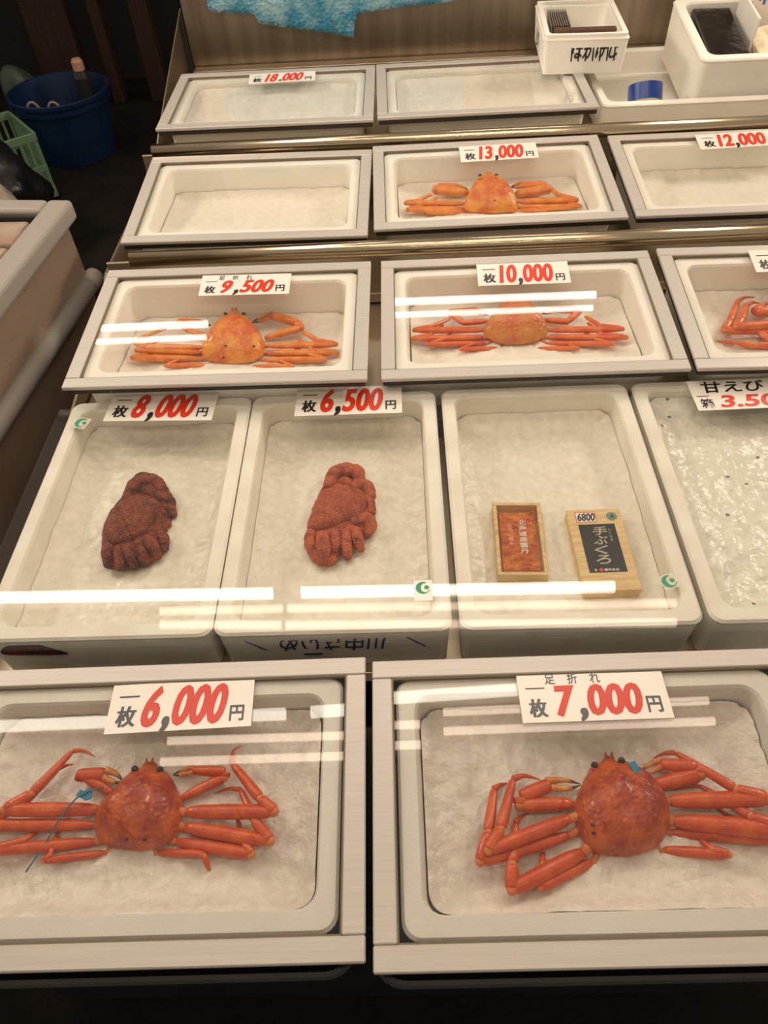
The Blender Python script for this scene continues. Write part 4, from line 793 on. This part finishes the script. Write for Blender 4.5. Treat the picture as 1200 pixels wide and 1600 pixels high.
for k, ch in enumerate('生うに塩水'): put_text(b, ch, -.020, -.011, .020-.0095*k, .028-.0095*k, .02, 0, .0226)
b.build('printed_characters', mat('pink_print', srgb(226, 150, 140), .4), t)

M = Matrix.Translation((.3265, .770, -.0590+Z0)) @ Matrix.Rotation(math.radians(0.6), 4, 'Z')
t = thing('wooden_box', 'flat pale wooden box with black label and 6800 tag', 'seafood box', M)
b = MB(); b.box(-.0455, .0455, -.086, .086, 0, .019, .001, seg=1); b.build('box_body', wood, t)
b = MB(); b.box(-.0465, .0465, -.087, .087, .0192, .025, .001, seg=1); b.build('lid', wood, t)
b = MB(); b.box(-.031, .031, -.0505, .0525, .0250, .0254); o = b.build('black_label', mat('black_paper_label', srgb(34, 33, 34), .35), t)
b = MB()
for k, (ch, sc) in enumerate((('手', 1.1), ('ぶ', .9), ('く', .9), ('ろ', 1.0))): put_text(b, ch, -.010-.002*k, .012-.002*k+.003*sc, .028-.0205*k, .0465-.0205*k, .012, .15, .0257)
b.build('brush_characters', mat('silver_print', srgb(186, 178, 150), .35), t)
b = MB()
for k, ch in enumerate('北海道産'): put_text(b, ch, .017, .0215, .036-.0075*k, .0425-.0075*k, .01, 0, .0257)
b.build('small_characters', mat('silver_print_small', srgb(150, 144, 124), .35), t)
b = MB(); put_text(b, '株', -.022, -.018, -.048, -.043, .01, 0, .0257); put_text(b, '雲丹本店', -.006, .018, -.048, -.043, .01, 0, .0257)
b.build('small_characters', MT['card'], t)
b = MB(); b.add([(-.011+.0035*math.cos(2*PI*k/14), -.0455+.0035*math.sin(2*PI*k/14), .0257) for k in range(14)], [tuple(range(14))])
b.build('red_seal', MT['red_ink'], t)
b = MB(); b.box(-.032, .002, .058, .080, .0250, .0254); o = b.build('price_tag', MT['card'], t)
b = MB()
for x0, x1, y0, y1 in ((-.032, .002, .0795, .0805), (-.032, .002, .0575, .0585), (-.0325, -.0315, .0575, .0805), (.0015, .0025, .0575, .0805)): b.box(x0, x1, y0, y1, .0254, .0256)
b.build('red_border', MT['red_ink'], o)
b = MB(); put_text(b, '6800', -.030, .001, .060, .078, .03, .2, .0258); b.build('written_price', MT['black_ink'], o)
b = MB(); b.add([(.030+.0095*math.cos(2*PI*k/24), .069+.0095*math.sin(2*PI*k/24), .0254) for k in range(24)], [tuple(range(24))])
o = b.build('round_sticker', mat('grey_green_sticker', srgb(112, 140, 122), .35), t)
b = MB(); put_text(b, 'A', .0265, .0335, .0645, .0735, .03, .2, .0257); b.build('letter', MT['black_ink'], o)

# ------------------------------------------------------------------ back right corner: foam boxes and what is in them
M = Matrix.Translation((.5545, 2.525, .1515+Z0)) @ Matrix.Rotation(math.radians(-3.5), 4, 'Z')
o = thing('card_box', 'small white foam box with black brush writing, holding grey cards', 'foam box', M)
bw_, bd_, bh_ = .240, .330, .093
fb = foam_box_mb(bw_, bd_, bh_, .020, draft=.008, rc=.012); fb.v = [(x, y, z+bh_) for x, y, z in fb.v]
fb.build('box_body', MT['foam'], o)
# inner step for a lid
b = MB(); b.loft([z_(rr(bw_-.010, bd_-.010, .010), bh_), z_(rr(bw_-.010, bd_-.010, .010), bh_+.008), z_(rr(bw_-.036, bd_-.036, .016), bh_+.008), z_(rr(bw_-.036, bd_-.036, .016), bh_)], False, False)
b.build('rim', MT['foam'], o)
b = MB(); put_text(b, 'はがけじ', -.050, .080, -.022, .018, .03, .2, 0)
for k in range(7): b.add([(-.05+.02*k, -.028, 0), (-.046+.02*k, -.028, 0), (-.047+.02*k, .008+.01*(k % 3), 0), (-.051+.02*k, .006+.01*(k % 3), 0)], [(0, 1, 2, 3)])
wq = b.build('brush_writing', MT['black_ink'], o); wq.matrix_local = Matrix.Translation((.012, -bd_/2+.0025, .062)) @ Matrix.Rotation(math.radians(90-5), 4, 'X')
b = MB(); n = 30
b.add([(.032*math.cos(2*PI*k/n), .026*math.sin(2*PI*k/n), 0) for k in range(n)]+[(.026*math.cos(2*PI*k/n), .020*math.sin(2*PI*k/n), 0) for k in range(n)], [(k, (k+1) % n, n+(k+1) % n, n+k) for k in range(n)])
put_text(b, '水', -.014, .014, -.014, .014, .03, 0, 0)
wq = b.build('round_mark', MT['black_ink'], o); wq.matrix_local = Matrix.Translation((-bw_/2+.0025, .02, .050)) @ Matrix.Rotation(math.radians(-90), 4, 'Z') @ Matrix.Rotation(math.radians(90-5), 4, 'X')
grey_card = mat('grey_price_cards', srgb(138, 126, 116), .4, col2=srgb(110, 98, 92), nscale=40)
for k in range(9):
    b = MB(); b.box(-.0016, .0016, -.075, .075, 0, .070, .0004, seg=1)
    q = b.build('grey_card', grey_card); q.matrix_world = M @ Matrix.Translation((-.078+.0066*k, .030, .023)) @ Matrix.Rotation(math.radians(-7), 4, 'Y')
    tag(q, 'grey card standing in the left row in the small foam box', 'card', 'grey cards in the small foam box')
for k in range(3):
    b = MB(); b.box(-.085, .085, -.0016, .0016, 0, .080, .0004, seg=1)
    q = b.build('brown_card', mat('brown_edged_card', srgb(112, 84, 72), .4)); q.matrix_world = M @ Matrix.Translation((.002, -.112+.009*k, .023)) @ Matrix.Rotation(math.radians(6), 4, 'X')
    tag(q, 'brown card standing across the front of the small foam box', 'card', 'brown cards in the small foam box')

M = Matrix.Translation((1.035, 2.4575, .1130+Z0))
o = foam_box_mb(.90, .455, .086, .026, draft=.006, rc=.02, floor_t=.02).build('foam_lid_tray', MT['foam']); o.matrix_world = M
tag(o, 'shallow white foam tray holding the roll of blue tape', 'foam box')
BBW = .500
# the deep box stands at the back of the shallow tray
PV = Matrix.Translation((0, 2.285, .049+Z0))
M = PV @ Matrix.Rotation(math.radians(8), 4, 'X') @ PV.inverted() @ Matrix.Translation((.846+BBW/2, 2.285+.37/2, .206+Z0))
o = foam_box_mb(BBW, .37, .156, .030, draft=.006, rc=.022).build('foam_box', MT['foam']); o.matrix_world = M
tag(o, 'deep white foam box standing in the shallow tray at right edge', 'foam box')
b = MB(); b.box(-.075, .075, -.0008, .0008, -.030, .030, .0005, seg=1)
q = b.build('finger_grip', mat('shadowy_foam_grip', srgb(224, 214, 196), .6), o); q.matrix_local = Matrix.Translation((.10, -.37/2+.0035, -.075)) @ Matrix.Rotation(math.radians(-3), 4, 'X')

def in_box(dx, dy, dz): return M @ Matrix.Translation((dx, dy, dz))
b = MB(); b.box(-.056, .056, -.140, .140, -.122, 0, .006)
q = b.build('black_case', mat('black_glossy_film', srgb(20, 18, 18), .22, col2=srgb(34, 29, 26), nscale=20, bump=.6, bscale=22, bdist=.006)); q.matrix_world = in_box(-.146, .006, -.012) @ Matrix.Rotation(math.radians(-3), 4, 'Z')
tag(q, 'glossy black case lying along the side of the deep foam box', 'case')
b = MB(); b.box(-.0035, .0035, -.085, .085, -.116, .055, .002)
q = b.build('white_divider', MT['foam']); q.matrix_world = in_box(-.068, .035, -.016)
tag(q, 'white foam divider standing right of the black case', 'divider')
b = MB(); b.ball((0, 0, 0), .03, 0, 16, (.8, 1, 1.9))
b.v = [tuple(Vector(p)*(1+.8*mnoise.noise(Vector(p)*50))) for p in b.v]
q = b.build('red_bag', mat('red_plastic', srgb(170, 26, 34), .3)); q.matrix_world = in_box(-.038, .100, -.066)
tag(q, 'crumpled red plastic bag behind the black case', 'bag')
b = MB(); nx = 40; V = []
for j in range(nx+1):
    for i in range(nx+1):
        x, y = -.09+.18*i/nx, -.09+.18*j/nx; p = Vector((x, y, 0))
        V.append((x, y, .018*mnoise.noise(p*16+Vector((4, 4, 4)))+.008*mnoise.noise(p*50)-.010*(abs(x)/.1)**4-.010*(abs(y)/.11)**4))
b.add(V, [(j*(nx+1)+i, j*(nx+1)+i+1, (j+1)*(nx+1)+i+1, (j+1)*(nx+1)+i) for j in range(nx) for i in range(nx)], 0, True)
q = b.build('cotton_cloth', mat('cream_towel', srgb(232, 218, 190), .9, bump=.9, bscale=300, bdist=.003)); q.matrix_world = in_box(.040, -.036, -.030)
sm = q.modifiers.new('thickness', 'SOLIDIFY'); sm.thickness = .055
tag(q, 'cream towel crumpled in the deep foam box', 'towel')
pk = thing('paper_packet', 'white packet with blue print standing in the deep foam box', 'packet', in_box(.03, .120, -.134) @ Matrix.Rotation(math.radians(-8), 4, 'X'))
b = MB(); b.box(-.05, .05, -.010, .010, 0, .214, .004); b.build('packet_body', MT['card'], pk)
b = MB()
for k in range(5): b.box(-.040+.013*k, -.032+.013*k, -.0108, -.0102, .14-.01*(k % 2), .195)
b.build('blue_print', mat('blue_print', srgb(92, 116, 160), .4), pk)

tp = thing('tape_roll', 'roll of blue adhesive tape lying in the shallow foam tray', 'tape', Matrix.Translation((.742, 2.375, .070+Z0+.024)) @ Matrix.Rotation(math.radians(84), 4, 'X') @ Matrix.Rotation(math.radians(8), 4, 'Y'))
def ring(ro, ri, h, n=48):
    c = lambda r, z: [(r*math.cos(2*PI*k/n), r*math.sin(2*PI*k/n), z) for k in range(n)]
    b = MB(); b.loft([c(ri, -h/2), c(ro, -h/2), c(ro, h/2), c(ri, h/2), c(ri, -h/2)], False, False); return b
tp.matrix_world = Matrix.Translation((.728, 2.325, .104+Z0)) @ Matrix.Rotation(math.radians(-35), 4, 'X')
ring(.048, .042, .044).build('tape', mat('blue_tape', srgb(24, 62, 140), .25), tp)
ring(.0418, .038, .044).build('core', MT['card'], tp)

# ------------------------------------------------------------------ blue bubble wrap hung over the back panel
b = MB(); edge = [(-.575, .270), (-.56, .262), (-.50, .255), (-.435, .252), (-.425, .225), (-.35, .212), (-.27, .200), (-.19, .185), (-.125, .172), (-.115, .235), (-.05, .242), (.05, .250), (.15, .254), (.235, .262)]
NX, NY = 110, 24; V = []
for i in range(NX+1):
    x = -.575+.81*i/NX
    z0 = np.interp(x, [e[0] for e in edge], [e[1] for e in edge])
    for j in range(NY+1):
        z = z0+(.62-z0)*(j/NY)
        p = Vector((x, z, 0))
        V.append((x, 2.722-.010*abs(mnoise.noise(p*9))-.004*mnoise.noise(p*40)-.006*(1-j/NY), z+Z0))
b.add(V, [(i*(NY+1)+j, (i+1)*(NY+1)+j, (i+1)*(NY+1)+j+1, i*(NY+1)+j+1) for i in range(NX) for j in range(NY)], 0, True)
bw = mat('blue_bubble_wrap', srgb(64, 142, 172), .2, col2=srgb(164, 204, 212), nscale=14, bump=1.0, bscale=95, voro=True, bdist=.004, stretch=(1, .2, 1), ramp=(.42, .68))  # paler second tone paints highlights into the film colour
q = b.build('bubble_wrap', bw); sm = q.modifiers.new('thickness', 'SOLIDIFY'); sm.thickness = .002
tag(q, 'sheet of blue bubble wrap hanging on the steel back panel', 'bubble wrap')

# ------------------------------------------------------------------ left: chest freezer
fr_m = Matrix.Translation((-.800, 1.775, 0)) @ Matrix.Rotation(math.radians(-6.1), 4, 'Z')
F = thing('chest_freezer', 'white chest freezer with grey rim and glass top', 'freezer', fr_m)
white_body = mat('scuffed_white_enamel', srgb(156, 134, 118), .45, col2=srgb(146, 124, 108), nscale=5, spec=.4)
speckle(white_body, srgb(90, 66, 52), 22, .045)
grey_rim = mat('grey_plastic_rim', srgb(158, 150, 142), .4)
TZ = .130+Z0; LEN, WID = 1.5, .62
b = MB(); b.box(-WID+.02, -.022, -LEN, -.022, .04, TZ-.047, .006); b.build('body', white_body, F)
for nm, (x0, x1, y0, y1) in {'a': (-.062, 0, -LEN, 0), 'b': (-WID, -WID+.062, -LEN, 0), 'c': (-WID+.062, -.062, -.058, 0), 'd': (-WID+.062, -.062, -LEN, -LEN+.058)}.items():
    b = MB(); b.box(x0, x1, y0, y1, TZ-.050, TZ, .011, seg=3); b.build('rim', grey_rim, F)
b = MB(); b.tube([(-.012, -LEN, -.078+Z0), (-.012, -.055, -.078+Z0)], .024, 18); b.build('bumper', grey_rim, F)
b = MB(); b.tube([(-.012, -.053, -.078+Z0), (-.012, -.008, -.078+Z0)], .0245, 18); b.build('bumper_cap', grey_rim, F)
b = MB(); b.box(-WID+.062, -.062, -LEN+.058, -.058, TZ-.012, TZ-.006); b.build('glass_top', MT['glass'], F)
b = MB(); b.box(-WID+.062, -.062, -.064, -.0585, TZ-.10, TZ-.013); b.build('vent_strip', mat('dark_vent', srgb(58, 54, 50), .5), F)
pack = mat('frozen_pack', srgb(206, 186, 170), .3, col2=srgb(184, 150, 132), nscale=12)
for k, (y, x) in enumerate(((-.135, -.16), (-.255, -.16), (-.375, -.16), (-.135, -.33), (-.255, -.33))):
    b = MB(); b.box(-.08, .08, -.055, .055, 0, .028, .010, seg=3)
    q = b.build('frozen_pack', pack); q.matrix_world = fr_m @ Matrix.Translation((x, y, TZ-.0445)) @ Matrix.Rotation(math.radians(3-2*k), 4, 'Z')
    tag(q, 'pale frozen pack seen through the freezer glass', 'frozen pack', 'packs in the chest freezer')

# ------------------------------------------------------------------ behind the freezer, on the floor
bl = mat('blue_plastic', srgb(14, 40, 76), .4, col2=srgb(12, 34, 64), nscale=4)
T = thing('plastic_tub', 'round blue plastic tub on the dark floor', 'tub', Matrix.Translation((-1.655, 3.96, 0)))
def circ(r, z, n=40): return [(r*math.cos(2*PI*k/n), r*math.sin(2*PI*k/n), z) for k in range(n)]
b = MB(); b.loft([circ(.185, .002), circ(.19, .004), circ(.225, .25), circ(.240, .252), circ(.242, .268), circ(.232, .270), circ(.234, .285), circ(.246, .287), circ(.248, .304), circ(.240, .308), circ(.230, .304), circ(.182, .02)], True, True, 0, False)
b.build('tub_body', bl, T)
for x, y in ((-.075, -.175), (.03, -.185)):
    b = MB(); b.tube([(x+.03*math.cos(a), y, .265+.045*math.sin(a)) for a in [PI*k/12 for k in range(13)]], .006, 8); b.build('rope_loop', mat('pale_rope', srgb(150, 132, 118), .8), T)
b = MB(); b.loft([circ(.036, .05, 20), circ(.036, .33, 20), circ(.028, .36, 20)], True, True); 
q = thing('bottle', 'dark bottle with pale pink cap standing in the blue tub', 'bottle', Matrix.Translation((-1.545, 4.03, 0)))
b.build('bottle_body', mat('dark_bottle', srgb(46, 44, 44), .3), q)
b = MB(); b.loft([circ(.028, .362, 20), circ(.028, .40, 20), circ(.020, .412, 20)], True, True); b.build('cap', mat('pink_cap', srgb(196, 146, 126), .5), q)

gm = mat('green_crate_plastic', srgb(104, 132, 104), .5)
K = thing('plastic_crate', 'pale green plastic crate left of the blue tub', 'crate', Matrix.Translation((-1.885, 3.455, .012)) @ Matrix.Rotation(math.radians(38), 4, 'Z'))
cw, cd, ch = .42, .34, .29
for s in (-1, 1):
    b = MB(); b.box(-cw/2, cw/2, s*cd/2-.006, s*cd/2+.006, ch-.035, ch, .003); b.box(-cw/2, cw/2, s*cd/2-.005, s*cd/2+.005, .0, .05, .003); b.box(-cw/2, cw/2, s*cd/2-.004, s*cd/2+.004, .12, .15, .003)
    for k in range(13): x = -cw/2+.01+k*(cw-.02)/12; b.box(x-.006, x+.006, s*cd/2-.003, s*cd/2+.003, .04, ch-.03)
    b.build('side_panel', gm, K)
    b = MB(); b.box(s*cw/2-.006, s*cw/2+.006, -cd/2, cd/2, ch-.035, ch, .003); b.box(s*cw/2-.005, s*cw/2+.005, -cd/2, cd/2, .0, .05, .003); b.box(s*cw/2-.004, s*cw/2+.004, -cd/2, cd/2, .12, .15, .003)
    for k in range(11): y = -cd/2+.01+k*(cd-.02)/10; b.box(s*cw/2-.003, s*cw/2+.003, y-.006, y+.006, .04, ch-.03)
    b.build('end_panel', gm, K)
b = MB(); b.box(-cw/2, cw/2, -cd/2, cd/2, 0, .008); b.build('crate_base', gm, K)

def blob(name, label, cat, loc, r, sz, mt, seed, amp=.3, freq=8):
    b = MB(); b.ball((0, 0, 0), r, 0, 40, sz)
    b.v = [tuple(Vector(p)*(1+amp*mnoise.noise(Vector(p)*freq+Vector((seed, 0, 0))))) for p in b.v]
    lo = min(p[2] for p in b.v); o = b.build(name, mt); o.location = (loc[0], loc[1], loc[2]-lo+.002); return tag(o, label, cat)
blob('black_bag', 'black plastic bag slumped between crate and freezer', 'bag', (-1.70, 2.98, 0), .26, (1.0, .9, .75), mat('black_bag_film', srgb(22, 21, 21), .3, bump=.8, bscale=18, bdist=.01), 3, .35, 7)
blob('white_bag', 'white plastic bag with red mark behind the freezer', 'bag', (-1.46, 2.50, 0), .20, (.8, .8, 1.45), mat('white_red_bag', srgb(212, 200, 186), .45, col2=srgb(196, 110, 90), nscale=5, ramp=(.56, .62)), 9, .15, 5)
blob('green_bag', 'greenish plastic bag behind the crate', 'bag', (-2.02, 4.38, 0), .13, (.8, .7, 1.1), mat('greenish_film', srgb(70, 84, 74), .4, bump=.6, bscale=20, bdist=.01), 6, .3, 8)
b = MB(); b.tube([(-2.33, 4.30, .0), (-2.36, 4.42, 1.05)], .016, 12); tag(b.build('wooden_pole', mat('pale_pole', srgb(150, 120, 74), .6)), 'pale wooden pole leaning beside the greenish bag', 'pole')

# ------------------------------------------------------------------ lamps hanging over the counter (seen as reflections in the glass)
WHITE = lamp_mat('white_tube_light', (1.0, .90, .76, 1), 13.0)
BACKW = lamp_mat('bright_tube_light', (1.0, .88, .74, 1), 12.0)
FRONTW = lamp_mat('near_tube_light', (1.0, .90, .76, 1), 7.5)
WARM = lamp_mat('warm_tube_light', (1.0, .78, .60, 1), 6.0)
HOUS = mat('lamp_housing', srgb(120, 116, 108), .5)
def lamp(label, tubes, group, H=1.30):
    (x0, y0, x1, y1, r, mt) = tubes[0]
    ym = sum(t_[1]+t_[3] for t_ in tubes)/(2*len(tubes)); xm = (x0+x1)/2
    L = thing('tube_lamp', label, 'lamp', Matrix.Translation((xm, ym, H+Z0)), group)
    for (a0, b0, a1, b1, r, mt) in tubes:
        b = MB(); b.tube([(a0-xm, b0-ym, 0), (a1-xm, b1-ym, 0)], r, 14); b.build('tube', mt, L)
    wd = max(t_[1] for t_ in tubes)-min(t_[1] for t_ in tubes)
    b = MB(); b.box(x0-xm, x1-xm, -.02-wd/2, .02+wd/2, .040, .085, .004); b.build('housing', HOUS, L)
    for s in (-.35, .35):
        b = MB(); b.tube([(s*(x1-x0), 0, .085), (s*(x1-x0), 0, 1.2)], .005, 8); b.build('hanger', HOUS, L)
W, P_, B_, FW_ = WHITE, WARM, BACKW, FRONTW
g1 = 'white tube lamps over the counter'; g2 = 'twin warm tube lamps over the counter'
lamp('white tube lamp above the counter', [(-1.45, 1.091, -.427, 1.114, .020, FW_)], g1)
lamp('white tube lamp above the counter', [(-.342, 1.118, .82, 1.172, .020, FW_)], g1)
lamp('twin warm tube lamp above the counter', [(-.805, 1.028, .02, 1.036, .013, P_), (-.815, .958, .02, .968, .013, P_)], g2)
lamp('twin warm tube lamp above the counter', [(.097, 1.076, .957, 1.096, .013, P_), (.094, 1.011, .957, 1.025, .013, P_)], g2)
lamp('white tube lamp above the counter', [(-1.60, 1.592, -.512, 1.576, .020, W)], g1)
lamp('white tube lamp above the counter', [(-.402, 1.576, .746, 1.563, .020, W)], g1)
lamp('twin warm tube lamp above the counter', [(-.919, 1.510, -.468, 1.507, .014, P_), (-.907, 1.452, -.468, 1.437, .014, P_)], g2)
lamp('twin warm tube lamp above the counter', [(-.448, 1.507, .95, 1.486, .014, P_), (-.448, 1.436, .928, 1.404, .014, P_)], g2)
lamp('white tube lamp above the counter', [(-1.75, 2.785, -.900, 2.785, .015, B_), (-1.75, 2.690, -.895, 2.696, .011, B_)], g1)
lamp('white tube lamp above the counter', [(-.12, 2.845, .898, 2.838, .015, B_), (-.12, 2.755, .870, 2.750, .011, B_)], g1)
BULB = lamp_mat('warm_bulb_light', (1.0, .76, .50, 1), 150.0)
for k in range(8):
    x = -1.25+.36*k
    t = thing('pendant_bulb', 'bare warm bulb hanging above the customer side', 'lamp', Matrix.Translation((x, .20, 1.35+Z0)), 'warm bulbs in a row')
    b = MB(); b.ball((0, 0, 0), .017, 0, 16); b.build('bulb', BULB, t)
    b = MB(); b.tube([(0, 0, .03), (0, 0, .09)], .018, 12); b.build('socket', MT['black_plastic'], t)
    b = MB(); b.tube([(0, 0, .09), (0, 0, 1.1)], .004, 6); b.build('cord', MT['black_plastic'], t)
